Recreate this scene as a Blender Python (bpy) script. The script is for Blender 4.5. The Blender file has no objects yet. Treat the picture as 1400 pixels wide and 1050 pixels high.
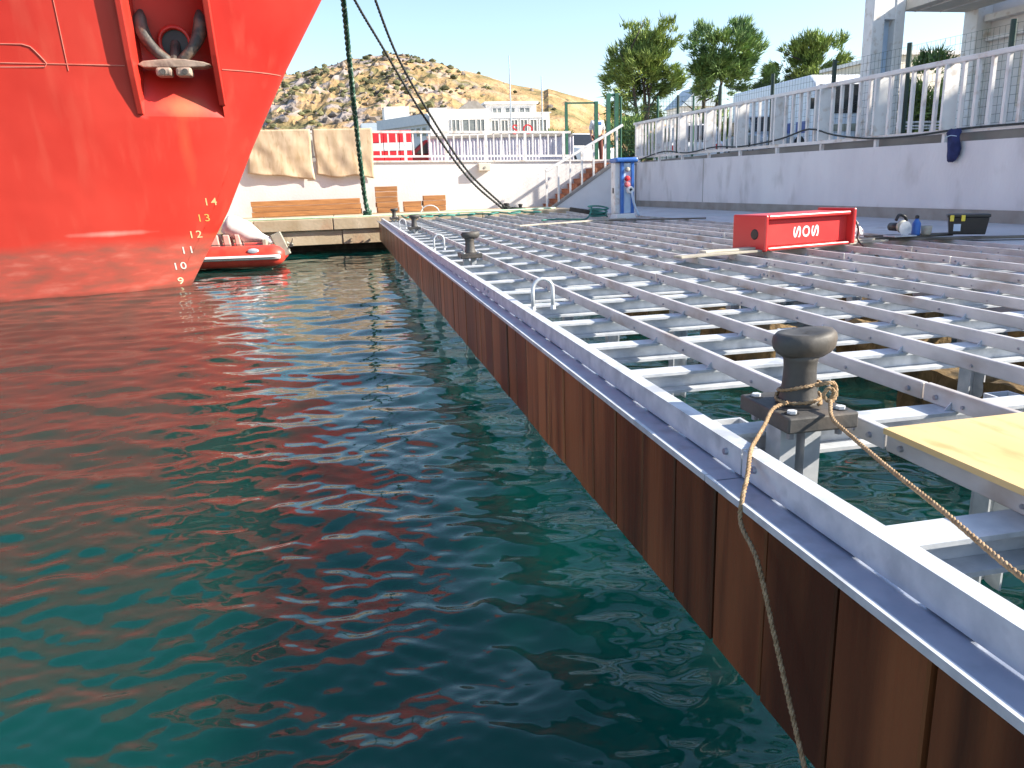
import bpy, math, random
import numpy as np
from mathutils import Vector, Matrix, noise
random.seed(7); rng = np.random.default_rng(7)
R = math.radians
S = 0.7                      # layout units -> metres (everything, camera included, goes through this)
sc = bpy.context.scene
col = sc.collection

# ------------------------------------------------------------------ camera
PITCH, YAW, ROLL = 0.24994, 0.20354, 0.03386
cy, sy = math.cos(YAW), math.sin(YAW)
f_ = Vector((sy*math.cos(PITCH), cy*math.cos(PITCH), -math.sin(PITCH)))
r_ = Vector((cy, -sy, 0)); d_ = f_.cross(r_)
cr, sr = math.cos(ROLL), math.sin(ROLL)
r2, d2 = cr*r_ + sr*d_, -sr*r_ + cr*d_
cd = bpy.data.cameras.new('camera'); cam = bpy.data.objects.new('camera', cd); col.objects.link(cam)
m = Matrix((r2, -d2, -f_)).transposed().to_4x4()
m.translation = Vector((0, 0, 2.05))*S
cam.matrix_world = m
cd.sensor_width = 36; cd.lens = 36*1057/1400; cd.clip_start = 0.05; cd.clip_end = 5000
sc.camera = cam
# ------------------------------------------------------------------ sky, sun, exposure
SUN = Vector((.83, -.27, .50)).normalized()
el = math.asin(SUN.z); az = math.atan2(SUN.x, SUN.y)
w = bpy.data.worlds.new('World'); sc.world = w; w.use_nodes = True
nt = w.node_tree; bg = nt.nodes['Background']
sky = nt.nodes.new('ShaderNodeTexSky'); sky.sky_type = 'NISHITA'; sky.sun_disc = False
sky.sun_elevation = el; sky.sun_rotation = az; sky.air_density = 1.0; sky.dust_density = 0.8; sky.ozone_density = 1.2
nt.links.new(sky.outputs[0], bg.inputs[0]); bg.inputs[1].default_value = 0.125
ld = bpy.data.lights.new('sun', 'SUN'); ld.energy = 5.0; ld.angle = R(0.53); ld.color = (1, .92, .79)
sun = bpy.data.objects.new('sun', ld); col.objects.link(sun)
sun.rotation_euler = SUN.to_track_quat('Z', 'Y').to_euler(); sun.location = (20, -10, 30)
sc.view_settings.view_transform = 'Standard'; sc.view_settings.look = 'None'
sc.view_settings.exposure = 1.2; sc.view_settings.gamma = 1; sc.view_settings.use_curve_mapping = False

# ------------------------------------------------------------------ materials
def srgb(r, g, b):
    return tuple(((c/255+.055)/1.055)**2.4 if c > 10 else c/255/12.92 for c in (r, g, b))+(1,)
def mat(name, c1, c2=None, rough=.6, metal=0., scale=6., stretch=(1, 1, 1), bump=0., bscale=None, var=0., island=0., detail=5, spec=.5, lo=.35, hi=.65, c3=None, s3=30.):
    M = bpy.data.materials.new(name); M.use_nodes = True; T = M.node_tree; N = T.nodes; L = T.links
    b = N['Principled BSDF']; b.inputs['Roughness'].default_value = rough; b.inputs['Metallic'].default_value = metal
    b.inputs['Specular IOR Level'].default_value = spec
    tc = N.new('ShaderNodeTexCoord'); mp = N.new('ShaderNodeMapping'); mp.inputs['Scale'].default_value = stretch
    L.new(tc.outputs['Object'], mp.inputs[0])
    oi = N.new('ShaderNodeObjectInfo'); vm = N.new('ShaderNodeVectorMath'); vm.operation = 'ADD'
    cb = N.new('ShaderNodeCombineXYZ'); mu = N.new('ShaderNodeMath'); mu.operation = 'MULTIPLY'; mu.inputs[1].default_value = 37.
    L.new(oi.outputs['Random'], mu.inputs[0]); L.new(mu.outputs[0], cb.inputs[0]); L.new(mu.outputs[0], cb.inputs[2])
    L.new(mp.outputs[0], vm.inputs[0]); L.new(cb.outputs[0], vm.inputs[1])
    n = N.new('ShaderNodeTexNoise'); n.inputs['Scale'].default_value = scale; n.inputs['Detail'].default_value = detail
    L.new(vm.outputs[0], n.inputs['Vector'])
    rp = N.new('ShaderNodeValToRGB'); rp.color_ramp.elements[0].position = lo; rp.color_ramp.elements[1].position = hi
    rp.color_ramp.elements[0].color = c1; rp.color_ramp.elements[1].color = c2 or c1
    L.new(n.outputs[0], rp.inputs[0]); out = rp.outputs[0]
    if c3:
        n3 = N.new('ShaderNodeTexNoise'); n3.inputs['Scale'].default_value = s3; n3.inputs['Detail'].default_value = 6
        L.new(vm.outputs[0], n3.inputs['Vector'])
        r3 = N.new('ShaderNodeValToRGB'); r3.color_ramp.elements[0].position = .55; r3.color_ramp.elements[1].position = .72
        L.new(n3.outputs[0], r3.inputs[0]); mx = N.new('ShaderNodeMixRGB'); mx.inputs[2].default_value = c3
        L.new(r3.outputs[0], mx.inputs[0]); L.new(out, mx.inputs[1]); out = mx.outputs[0]
    if var or island:
        hs = N.new('ShaderNodeHueSaturation'); ma = N.new('ShaderNodeMapRange')
        v = var or island; ma.inputs[3].default_value = 1-v; ma.inputs[4].default_value = 1+v
        if island:
            g = N.new('ShaderNodeNewGeometry'); L.new(g.outputs['Random Per Island'], ma.inputs[0])
        else: L.new(oi.outputs['Random'], ma.inputs[0])
        L.new(ma.outputs[0], hs.inputs['Value']); L.new(out, hs.inputs['Color']); out = hs.outputs[0]
    L.new(out, b.inputs['Base Color'])
    if bump:
        nb = N.new('ShaderNodeTexNoise'); nb.inputs['Scale'].default_value = bscale or scale*3; nb.inputs['Detail'].default_value = 6
        L.new(vm.outputs[0], nb.inputs['Vector'])
        bp = N.new('ShaderNodeBump'); bp.inputs['Strength'].default_value = bump; bp.inputs['Distance'].default_value = .02
        L.new(nb.outputs[0], bp.inputs['Height']); L.new(bp.outputs[0], b.inputs['Normal'])
    return M
def c(v, t=(1, 1, 1)): return (v*t[0], v*t[1], v*t[2], 1)
GALV = mat('galvanised', (.50, .53, .57, 1), (.66, .68, .71, 1), .5, .15, 14, bump=.05, c3=(.40, .42, .45, 1), s3=9)
JOIST = mat('joist_steel', (.49, .475, .47, 1), (.66, .64, .63, 1), .5, .12, 9, stretch=(1, .5, 1), bump=.06, var=.05, c3=(.40, .33, .28, 1), s3=6)
PLATE = mat('shade_tinted_steel', (.33, .37, .47, 1), (.42, .46, .56, 1), .35, .5, 10, bump=.05, c3=(.28, .31, .38, 1), s3=12)  # galvanised steel with the blue of sky-lit shade put into its colour
WIRON = mat('weathered_iron', (.045, .043, .042, 1), (.085, .080, .075, 1), .6, .1, 7, bump=.2, c3=(.13, .105, .085, 1), s3=6)
BOLT = mat('bolt_steel', (.3, .3, .34, 1), (.45, .45, .5, 1), .4, .7, 40)
WOOD = mat('fascia_wood', (.098, .031, .013, 1), (.275, .096, .036, 1), .42, 0, 3.2, stretch=(1.6, 1.6, .14), bump=.12, bscale=40, var=.36, lo=.39, hi=.63, detail=4, c3=(.055, .020, .009, 1), s3=7)
LUMBER = mat('lumber', (.30, .13, .045, 1), (.44, .21, .075, 1), .7, 0, 8, stretch=(.3, 3, 3), bump=.1, var=.18)
BOARD = mat('old_board', (.34, .31, .26, 1), (.55, .51, .42, 1), .8, 0, 6, stretch=(.5, 3, 3), bump=.1, var=.15)
DKBOARD = mat('dark_board', (.10, .085, .07, 1), (.19, .16, .13, 1), .85, 0, 6, bump=.1, var=.2)
PLY = mat('plywood', (.64, .43, .18, 1), (.72, .52, .25, 1), .6, 0, 3.5, stretch=(1, .35, 1), bump=.05, c3=(.55, .35, .14, 1), s3=20)
IRON = mat('black_iron', (.022, .022, .024, 1), (.05, .047, .045, 1), .55, .2, 10, bump=.15, c3=(.075, .055, .042, 1), s3=7)
CONC = mat('concrete', (.42, .39, .34, 1), (.56, .53, .47, 1), .9, 0, 2.5, bump=.3, bscale=20)
QUAYC = mat('quay_concrete', (.46, .36, .23, 1), (.60, .50, .36, 1), .9, 0, 1.8, bump=.3, bscale=14, c3=(.50, .29, .17, 1), s3=1.2, var=.06)
WHITEW = mat('white_plaster', (.74, .72, .70, 1), (.82, .80, .78, 1), .85, 0, 1.4, bump=.25, bscale=18)
GREYW = mat('rendered_wall', (.68, .65, .66, 1), (.77, .74, .74, 1), .9, 0, 1.2, stretch=(1, 1, .45), bump=.5, bscale=26, c3=(.54, .51, .50, 1), s3=2.2)
PLINTH = mat('plinth', (.28, .25, .22, 1), (.36, .33, .30, 1), .9, 0, 3, bump=.3)
APRON = mat('apron_concrete', (.50, .48, .49, 1), (.60, .58, .58, 1), .9, 0, 1.5, bump=.2, c3=(.40, .38, .37, 1), s3=3)
WPAINT = mat('white_paint', (.74, .72, .70, 1), (.82, .80, .78, 1), .5, 0, 5, c3=(.55, .47, .40, 1), s3=6)
RAILP = mat('rail_paint', (.72, .68, .66, 1), (.80, .77, .75, 1), .5, 0, 3, c3=(.55, .45, .38, 1), s3=5)
GREENP = mat('green_paint', (.02, .10, .06, 1), (.03, .14, .08, 1), .5, 0, 6)
DGREEN = mat('dark_green_paint', (.012, .035, .028, 1), (.02, .05, .04, 1), .5, 0, 6)
BLUEP = mat('blue_paint', (.03, .12, .42, 1), (.05, .17, .52, 1), .4, 0, 6)
LBLUE = mat('pale_blue_plastic', (.45, .58, .75, 1), (.55, .66, .80, 1), .4)
REDBOX = mat('red_plastic', (.60, .038, .038, 1), (.68, .06, .055, 1), .35, 0, 2, bump=.03)
WHITEP = mat('white_plastic', c(.8), c(.75), .4)
PINKP = mat('pink_plastic', (.75, .18, .2, 1), (.8, .25, .25, 1), .4)
BLACKP = mat('black_plastic', c(.02), c(.03), .45)
YELP = mat('yellow_plastic', (.75, .6, .05, 1), (.8, .65, .08, 1), .4)
ROPE = mat('tan_rope', (.26, .165, .085, 1), (.42, .29, .17, 1), .9, 0, 60, bump=.4)
GROPE = mat('green_rope', (.01, .055, .035, 1), (.02, .10, .06, 1), .8, 0, 18, c3=(.5, .6, .5, 1), s3=14)
BROPE = mat('dark_rope', (.03, .034, .034, 1), (.06, .064, .06, 1), .85, 0, 20)
PALEROPE = mat('pale_green_hose', (.38, .62, .42, 1), (.55, .75, .55, 1), .6)
TEALROPE = mat('teal_hose', (.03, .16, .13, 1), (.05, .24, .19, 1), .6)
BURLAP = mat('burlap', (.52, .39, .25, 1), (.66, .52, .36, 1), .95, 0, 3, stretch=(2, 2, .6), bump=.3, bscale=60, c3=(.44, .32, .19, 1), s3=5)
NAVY = mat('navy_cloth', (.015, .022, .085, 1), (.03, .04, .14, 1), .9, 0, 7, bump=.3)
BRICK = mat('step_tile', (.30, .10, .055, 1), (.42, .18, .10, 1), .85, 0, 6, bump=.2, var=.2)
STONEB = mat('mossy_stone', (.10, .06, .022, 1), (.24, .155, .06, 1), .9, 0, 5, bump=.8, bscale=14, c3=(.04, .035, .02, 1), s3=7, var=.2)
FGLASS = mat('grey_glass', (.16, .18, .19, 1), (.24, .26, .26, 1), .15)
GLASS = mat('dark_glass', (.02, .022, .026, 1), None, .08)
RUBBER = mat('rubber', c(.02), c(.03), .8)
CARW = mat('white_car_paint', c(.78), c(.74), .25)
CARM = mat('maroon_car_paint', (.12, .008, .012, 1), (.14, .01, .015, 1), .25)
CARS = mat('silver_car_paint', (.42, .45, .5, 1), None, .3, .3)
VANP = mat('van_paint', (.72, .76, .82, 1), (.78, .81, .85, 1), .35)
STRIPE = mat('blue_stripe', (.10, .14, .36, 1), None, .4)
REDP = mat('red_paint', (.62, .02, .03, 1), (.68, .03, .04, 1), .5)
SHEET = mat('corrugated_sheet', (.60, .58, .64, 1), (.70, .68, .73, 1), .5, .1, 2, var=.06)
SKIN = mat('skin', (.50, .27, .18, 1), None, .6)
HAIR = mat('reddish_hair', (.16, .035, .03, 1), None, .7)
SHIRT = mat('white_shirt', c(.75), c(.65), .9)
BLUESH = mat('blue_cloth', (.08, .2, .5, 1), None, .9)
TROUSER = mat('brown_trousers', (.16, .05, .04, 1), None, .9)
BARK = mat('bark', (.05, .04, .035, 1), (.11, .09, .075, 1), .95, 0, 8, bump=.5)
LEAF1 = mat('foliage', (.09, .15, .04, 1), (.27, .35, .075, 1), .8, 0, .8, island=.45)
LEAF2 = mat('foliage_blue', (.085, .155, .055, 1), (.22, .33, .085, 1), .8, 0, .8, island=.45)
SCRUB = mat('scrub', (.075, .08, .035, 1), (.15, .145, .065, 1), .9, 0, .2, island=.5)  # scrub tones lightened in the colour itself, standing in for haze
ROCK = mat('rock', (.13, .11, .10, 1), (.22, .185, .16, 1), .95, 0, .35, bump=.6, bscale=1., island=.2)
BEIGE = mat('beige_plaster', (.66, .60, .50, 1), (.72, .66, .56, 1), .85)
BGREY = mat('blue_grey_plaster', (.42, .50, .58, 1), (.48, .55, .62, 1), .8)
ASPH = mat('asphalt', (.22, .21, .20, 1), (.31, .30, .28, 1), .9, 0, 1.5, bump=.2)
PINKW = mat('seat_vinyl', (.62, .38, .33, 1), (.7, .46, .40, 1), .6)
TUBER = mat('red_tube', (.62, .05, .035, 1), (.70, .08, .05, 1), .4)
GREYM = mat('grey_motor', (.36, .36, .30, 1), (.48, .47, .38, 1), .5, .3)
STRAP = mat('dark_strap', c(.05), None, .7)

# ------------------------------------------------------------------ helpers
ORG = {}
def V(*a): return Vector(a)
class MB:
    def __init__(s): s.v = []; s.f = []
    def add(s, vs, fs):
        o = len(s.v); s.v += [tuple(p) for p in vs]; s.f += [tuple(i+o for i in q) for q in fs]; return s
    def box(s, x0, x1, y0, y1, z0, z1):
        return s.add([(x0, y0, z0), (x1, y0, z0), (x1, y1, z0), (x0, y1, z0), (x0, y0, z1), (x1, y0, z1), (x1, y1, z1), (x0, y1, z1)],
                     [(3, 2, 1, 0), (4, 5, 6, 7), (0, 1, 5, 4), (1, 2, 6, 5), (2, 3, 7, 6), (3, 0, 4, 7)])
    def bar(s, p0, p1, wd, ht, up=(0, 0, 1)):
        p0, p1 = Vector(p0), Vector(p1); t = (p1-p0).normalized(); u = Vector(up)
        if abs(t.dot(u)) > .98: u = Vector((1, 0, 0))
        a = t.cross(u).normalized()*wd/2; b = a.cross(t).normalized()*ht/2
        q = [p0-a-b, p0+a-b, p0+a+b, p0-a+b, p1-a-b, p1+a-b, p1+a+b, p1-a+b]
        return s.add(q, [(0, 1, 2, 3), (7, 6, 5, 4), (4, 5, 1, 0), (5, 6, 2, 1), (6, 7, 3, 2), (7, 4, 0, 3)])
    def tube(s, pts, r, n=8, cap=True):
        pts = [Vector(p) for p in pts]; rings = []; nrm = None
        for i, p in enumerate(pts):
            t = (pts[min(i+1, len(pts)-1)]-pts[max(i-1, 0)]).normalized()
            if nrm is None: nrm = t.orthogonal().normalized()
            nrm = (nrm-t*nrm.dot(t)).normalized(); b = t.cross(nrm)
            ri = r[i] if hasattr(r, '__len__') else r
            rings.append([p+(nrm*math.cos(2*math.pi*k/n)+b*math.sin(2*math.pi*k/n))*ri for k in range(n)])
        vs = [p for q in rings for p in q]; fs = []
        for i in range(len(pts)-1):
            for k in range(n):
                fs.append((i*n+k, i*n+(k+1) % n, (i+1)*n+(k+1) % n, (i+1)*n+k))
        if cap: fs += [tuple(range(n-1, -1, -1)), tuple((len(pts)-1)*n+k for k in range(n))]
        return s.add(vs, fs)
    def rope(s, pts, rad, pitch, strands=3, n=6, step=None):
        P = resample(pts, step or pitch/8)
        L = 0; nrm = None; paths = [[] for _ in range(strands)]
        for i, p in enumerate(P):
            if i: L += (P[i]-P[i-1]).length
            t = (P[min(i+1, len(P)-1)]-P[max(i-1, 0)]).normalized()
            if nrm is None: nrm = t.orthogonal().normalized()
            nrm = (nrm-t*nrm.dot(t)).normalized(); b = t.cross(nrm)
            for k in range(strands):
                a = 2*math.pi*(L/pitch+k/strands)
                paths[k].append(p+(nrm*math.cos(a)+b*math.sin(a))*rad*.52)
        for q in paths: s.tube(q, rad*.52, n)
        return s
    def cyl(s, p0, p1, r0, r1=None, n=12):
        return s.tube([p0, p1], [r0, r1 if r1 is not None else r0], n)
    def lathe(s, cx, prof, n=20, axis='z', sx=1., sy_=1.):
        vs = []; fs = []
        for (r, h) in prof:
            for k in range(n):
                a = 2*math.pi*k/n; u, v_ = r*math.cos(a)*sx, r*math.sin(a)*sy_
                vs.append((cx[0]+u, cx[1]+v_, h+cx[2]) if axis == 'z' else ((cx[0]+u, cx[1]-h, cx[2]+v_) if axis == 'y' else (cx[0]+h, cx[1]+u, cx[2]+v_)))
        for i in range(len(prof)-1):
            for k in range(n): fs.append((i*n+k, i*n+(k+1) % n, (i+1)*n+(k+1) % n, (i+1)*n+k))
        fs += [tuple(range(n-1, -1, -1)), tuple((len(prof)-1)*n+k for k in range(n))]
        return s.add(vs, fs)
    def prism(s, poly, plane, a0, a1):
        def P(u, v_, a): return {'xz': (u, a, v_), 'yz': (a, u, v_), 'xy': (u, v_, a)}[plane]
        n = len(poly); vs = [P(u, v_, a0) for u, v_ in poly]+[P(u, v_, a1) for u, v_ in poly]
        return s.add(vs, [tuple(range(n)), tuple(range(2*n-1, n-1, -1))]+[(i+n, (i+1) % n+n, (i+1) % n, i) for i in range(n)])
    def mesh(s, name, org=(0, 0, 0), smooth=False, flat_norm=True):
        me = bpy.data.meshes.new(name); o = Vector(org)
        me.from_pydata([((p[0]-o[0])*S, (p[1]-o[1])*S, (p[2]-o[2])*S) for p in s.v], [], s.f)
        if flat_norm:
            import bmesh
            b = bmesh.new(); b.from_mesh(me); bmesh.ops.recalc_face_normals(b, faces=b.faces); b.to_mesh(me); b.free()
        if smooth: me.polygons.foreach_set('use_smooth', [True]*len(me.polygons))
        me.update(); return me
    def build(s, name, mt, parent=None, smooth=False, bevel=0, kind=None, norm=True, org=None):
        if parent is not None: org = ORG[parent.name]
        elif org is None:
            xs = list(zip(*s.v)); org = ((min(xs[0])+max(xs[0]))/2, (min(xs[1])+max(xs[1]))/2, min(xs[2]))
        me = s.mesh(name, org, smooth, norm); me.materials.append(mt)
        o = bpy.data.objects.new(name, me); col.objects.link(o); ORG[o.name] = tuple(org)
        if parent is not None: o.parent = parent
        else: o.location = Vector(org)*S
        if bevel: addbev(o, bevel)
        if kind: o['kind'] = kind
        return o
def addbev(o, wd, seg=2):
    b = o.modifiers.new('bevel', 'BEVEL'); b.width = wd*S; b.segments = seg; b.limit_method = 'ANGLE'; b.angle_limit = R(40)
def piece(name, me, mt, parent, loc, rot=None, scale=None):
    """a part that shares mesh data; loc in layout units, world"""
    if not me.materials: me.materials.append(mt)
    o = bpy.data.objects.new(name, me); col.objects.link(o); o.parent = parent
    g = ORG[parent.name]; o.location = (Vector(loc)-Vector(g))*S; ORG[o.name] = tuple(loc)
    if rot: o.rotation_euler = rot
    if scale: o.scale = scale
    return o
def tag(o, label, cat, group=None):
    o['label'] = label; o['category'] = cat
    if group: o['group'] = group
    return o
def thing(name, label, cat, loc, group=None):
    o = bpy.data.objects.new(name, None); col.objects.link(o); o.empty_display_size = .1
    o.location = Vector(loc)*S; ORG[o.name] = tuple(loc)
    return tag(o, label, cat, group)
def dup(root, loc, label, rotz=0, scale=1):
    r = root.copy(); col.objects.link(r); r.location = Vector(loc)*S; ORG[r.name] = tuple(loc); r['label'] = label
    r.rotation_euler.z = rotz; r.scale = (scale,)*3
    for ch in list(root.children):
        k = ch.copy(); col.objects.link(k); k.parent = r
        for g in list(ch.children):
            q = g.copy(); col.objects.link(q); q.parent = k
    return r
def struct(o): o['kind'] = 'structure'; return o
def resample(pts, step):
    pts = [Vector(p) for p in pts]; out = []
    # catmull-rom
    ext = [pts[0]*2-pts[1]]+pts+[pts[-1]*2-pts[-2]]
    for i in range(1, len(ext)-2):
        p0, p1, p2, p3 = ext[i-1:i+3]; n = max(1, int((p2-p1).length/step))
        for k in range(n):
            t = k/n
            out.append(.5*((2*p1)+(p2-p0)*t+(2*p0-5*p1+4*p2-p3)*t*t+(3*p1-p0-3*p2+p3)*t**3))
    out.append(pts[-1]); return out
def text_geo(txt, size, extrude=.004, bold=0.):
    cu = bpy.data.curves.new('lettering', 'FONT'); cu.body = txt; cu.size = size; cu.extrude = extrude; cu.offset = size*bold; cu.align_x = 'CENTER'; cu.align_y = 'CENTER'
    o = bpy.data.objects.new('lettering', cu); col.objects.link(o)
    dg = bpy.context.evaluated_depsgraph_get(); me = o.evaluated_get(dg).to_mesh()
    vs = [tuple(v.co) for v in me.vertices]; fs = [tuple(p.vertices) for p in me.polygons]
    bpy.data.objects.remove(o); bpy.data.curves.remove(cu)
    return vs, fs
def grid(fn, us, vs):
    b = MB(); nu = len(us)
    b.v = [tuple(fn(u, v_)) for v_ in vs for u in us]
    b.f = [(j*nu+i, j*nu+i+1, (j+1)*nu+i+1, (j+1)*nu+i) for j in range(len(vs)-1) for i in range(nu-1)]
    return b

# ================================================================== SETTING
# ---- water: polar sheet of real waves
NA, NR = 880, 880
ang = np.linspace(R(-76), R(76), NA); rad = 1.0*(95/1.0)**(np.linspace(0, 1, NR))
A_, R_ = np.meshgrid(ang, rad); WX = R_*np.sin(A_); WY = R_*np.cos(A_)-.4; WZ = np.zeros_like(WX)
for i in range(120):
    lam = .065*(1.5/.065)**(rng.random()**1.15); th = (R(106) if rng.random() < .6 else R(66))+rng.normal()*R(24)
    k = 2*math.pi/lam; slope = .0172*(.75 if lam > .5 else (1.0 if lam > .25 else 1.35))
    cell = np.maximum(R_*.0052, .004); fade = np.clip((lam/cell-3)/3, 0, 1)
    ph = rng.random()*6.28
    wob = .5*np.sin(WX*.37+i)+.5*np.sin(WY*.29+2*i)
    WZ += slope/k*fade*(1+.5*wob)*np.sin(k*(WX*math.cos(th)+WY*math.sin(th))+ph+.6*wob)
wm = bpy.data.meshes.new('water')
wm.vertices.add(NA*NR); wm.vertices.foreach_set('co', (np.stack([WX, WY, WZ], -1)*S).ravel())
i, j = np.meshgrid(np.arange(NA-1), np.arange(NR-1)); q = (j*NA+i).ravel()
fc = np.stack([q, q+1, q+NA+1, q+NA], -1)[:, ::-1]
wm.loops.add(fc.size); wm.loops.foreach_set('vertex_index', fc.ravel().astype(np.int32))
wm.polygons.add(len(fc)); wm.polygons.foreach_set('loop_start', np.arange(0, fc.size, 4, dtype=np.int32))
wm.polygons.foreach_set('use_smooth', np.ones(len(fc), bool)); wm.update(calc_edges=True)
WAT = bpy.data.materials.new('sea_water'); WAT.use_nodes = True
T = WAT.node_tree; b = T.nodes['Principled BSDF']
b.inputs['Roughness'].default_value = .045; b.inputs['IOR'].default_value = 1.34
b.subsurface_method = 'BURLEY'; b.inputs['Subsurface Weight'].default_value = 1; b.inputs['Subsurface Radius'].default_value = (.6, 1., 1.); b.inputs['Subsurface Scale'].default_value = 2.0
tc = T.nodes.new('ShaderNodeTexCoord'); n1 = T.nodes.new('ShaderNodeTexNoise'); n1.inputs['Scale'].default_value = .5; n1.inputs['Detail'].default_value = 3
T.links.new(tc.outputs['Object'], n1.inputs['Vector'])
rp = T.nodes.new('ShaderNodeValToRGB'); rp.color_ramp.elements[0].color = (.0015, .035, .028, 1); rp.color_ramp.elements[1].color = (.002, .050, .043, 1)
T.links.new(n1.outputs[0], rp.inputs[0]); T.links.new(rp.outputs[0], b.inputs['Base Color'])
n2 = T.nodes.new('ShaderNodeTexNoise'); n2.inputs['Scale'].default_value = 14; n2.inputs['Detail'].default_value = 1.5
T.links.new(tc.outputs['Object'], n2.inputs['Vector'])
bp = T.nodes.new('ShaderNodeBump'); bp.inputs['Strength'].default_value = .05; bp.inputs['Distance'].default_value = .03
T.links.new(n2.outputs[0], bp.inputs['Height']); T.links.new(bp.outputs[0], b.inputs['Normal'])
wm.materials.append(WAT); wo = bpy.data.objects.new('water', wm); col.objects.link(wo); struct(wo)

# ---- far quay (cap stones and face blocks), apron, upper ground
quay = struct(MB().box(-40, 8.5, 28.25, 33, .32, 1.10).build('quay', CONC))
struct(MB().box(-40, 8.5, 29.6, 33, -2, .318).build('quay_base', DKBOARD))
xs = [-22, -18.6, -15.2, -11.8, -8.6, -5.9, -3.0, -.35, 1.9, 4.9, 8.48]
for a, b_ in zip(xs, xs[1:]):
    MB().box(a+.012, b_-.012, 27.95+random.uniform(0, .02), 33, .80, 1.19+random.uniform(-.006, .006)).build('capstone', QUAYC, quay, bevel=.02)
    MB().box(a+.3, b_+.28, 28.04+random.uniform(0, .03), 28.26, .30, .785).build('face_block', QUAYC, quay, bevel=.015)
struct(MB().box(8.62, 12.0, -12, 31.3, -2, 1.085).build('apron', APRON))
struct(MB().box(8.50, 12.0, 31.3, 33, -2, 1.09).build('apron_corner', APRON))
up = MB(); up.box(12.35, 60, -40, 33.35, -2, 2.88); up.box(-60, 60, 33.35, 60, -2, 2.90)
struct(up.build('upper_ground', ASPH))
struct(MB().add([(-900, 60, 2.9), (900, 60, 2.9), (1500, 2200, 2.9), (-1500, 2200, 2.9)], [(0, 1, 2, 3)]).build('ground', mat('dry_ground', (.30, .24, .16, 1), (.40, .32, .22, 1), .95, 0, .1)))

# ---- hill
prof_x = np.array([-420, -300, -200, -110, -70, -27, -9, 8, 21, 39, 56, 82, 110, 133, 150, 172, 192, 250, 330, 450])
prof_z = np.array([8, 14, 22, 42, 55, 71, 75, 78.5, 81, 82.5, 80, 73.5, 66, 61.5, 57, 49, 43, 28, 14, 3])
HX = np.linspace(-420, 450, 300); HY = np.linspace(0, 1, 70)
def hillz(x, t):
    top = np.interp(x, prof_x, prof_z)
    s = t/.62 if t < .62 else 1-(t-.62)*.35
    s = s**.92 if t < .62 else s
    y = 260+390*t
    rocky = min(1, max(0, (130-x)/90))
    n = noise.fractal(Vector((x*.02, y*.02, 0)), 1.0, 2.0, 5)*6 + rocky*abs(noise.fractal(Vector((x*.05, y*.05, 3)), .8, 2.1, 5))*7
    return max(2.5, 2.5+(top-2.5)*s*(500/ max(1, 500)) + n*(min(1, s*2.2))*(1-.75*min(1, max(0, (t-.45)/.2)))*min(1, s+.2) - (2 if rocky else 0)*s)
hb = MB(); hv = []
for t in HY:
    for x in HX:
        y = 260+390*t
        hv.append((x*(y/500), y, hillz(x, t)))
nx = len(HX); hb.v = hv
hb.f = [(jj*nx+ii, jj*nx+ii+1, (jj+1)*nx+ii+1, (jj+1)*nx+ii) for jj in range(len(HY)-1) for ii in range(nx-1)]
HILL = bpy.data.materials.new('hillside'); HILL.use_nodes = True; T = HILL.node_tree; N = T.nodes; L = T.links; b = N['Principled BSDF']
b.inputs['Roughness'].default_value = .95; b.inputs['Specular IOR Level'].default_value = .1
tc = N.new('ShaderNodeTexCoord')
def nz(sc_, det=6):
    n = N.new('ShaderNodeTexNoise'); n.inputs['Scale'].default_value = sc_; n.inputs['Detail'].default_value = det; L.new(tc.outputs['Object'], n.inputs['Vector']); return n
def ramp(src, stops):
    r = N.new('ShaderNodeValToRGB'); e = r.color_ramp.elements
    while len(e) < len(stops): e.new(.5)
    for k, (p, c_) in enumerate(stops): e[k].position = p; e[k].color = c_
    L.new(src, r.inputs[0]); return r
na = nz(.06); ra = ramp(na.outputs[0], [(.36, (.17, .15, .07, 1)), (.5, (.35, .23, .115, 1)), (.64, (.42, .29, .17, 1))])
nb_ = nz(.11); rb = ramp(nb_.outputs[0], [(.50, (0, 0, 0, 1)), (.60, (1, 1, 1, 1))])
geo = N.new('ShaderNodeSeparateXYZ'); L.new(tc.outputs['Object'], geo.inputs[0])
mr = N.new('ShaderNodeMapRange'); mr.inputs[1].default_value = 95*S; mr.inputs[2].default_value = 40*S; L.new(geo.outputs[0], mr.inputs[0])
mm = N.new('ShaderNodeMath'); mm.operation = 'MULTIPLY'; L.new(rb.outputs[0], mm.inputs[0]); L.new(mr.outputs[0], mm.inputs[1])
mx = N.new('ShaderNodeMixRGB'); L.new(mm.outputs[0], mx.inputs[0]); L.new(ra.outputs[0], mx.inputs[1]); mx.inputs[2].default_value = (.30, .26, .25, 1)
nd = nz(.25); rd = ramp(nd.outputs[0], [(.58, (0, 0, 0, 1)), (.66, (1, 1, 1, 1))])
mx2 = N.new('ShaderNodeMixRGB'); mm2 = N.new('ShaderNodeMath'); mm2.operation = 'MULTIPLY'; L.new(rd.outputs[0], mm2.inputs[0]); L.new(mr.outputs[0], mm2.inputs[1])
L.new(mm2.outputs[0], mx2.inputs[0]); L.new(mx.outputs[0], mx2.inputs[1]); mx2.inputs[2].default_value = (.10, .10, .05, 1)
L.new(mx2.outputs[0], b.inputs['Base Color'])
nbm = nz(.35, 8); bpm = N.new('ShaderNodeBump'); bpm.inputs['Strength'].default_value = .9; bpm.inputs['Distance'].default_value = 1.5
L.new(nbm.outputs[0], bpm.inputs['Height']); L.new(bpm.outputs[0], b.inputs['Normal'])
hill = struct(hb.build('hill', HILL, org=(0, 0, 0)))
ICO_V = []; ICO_F = []
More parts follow.
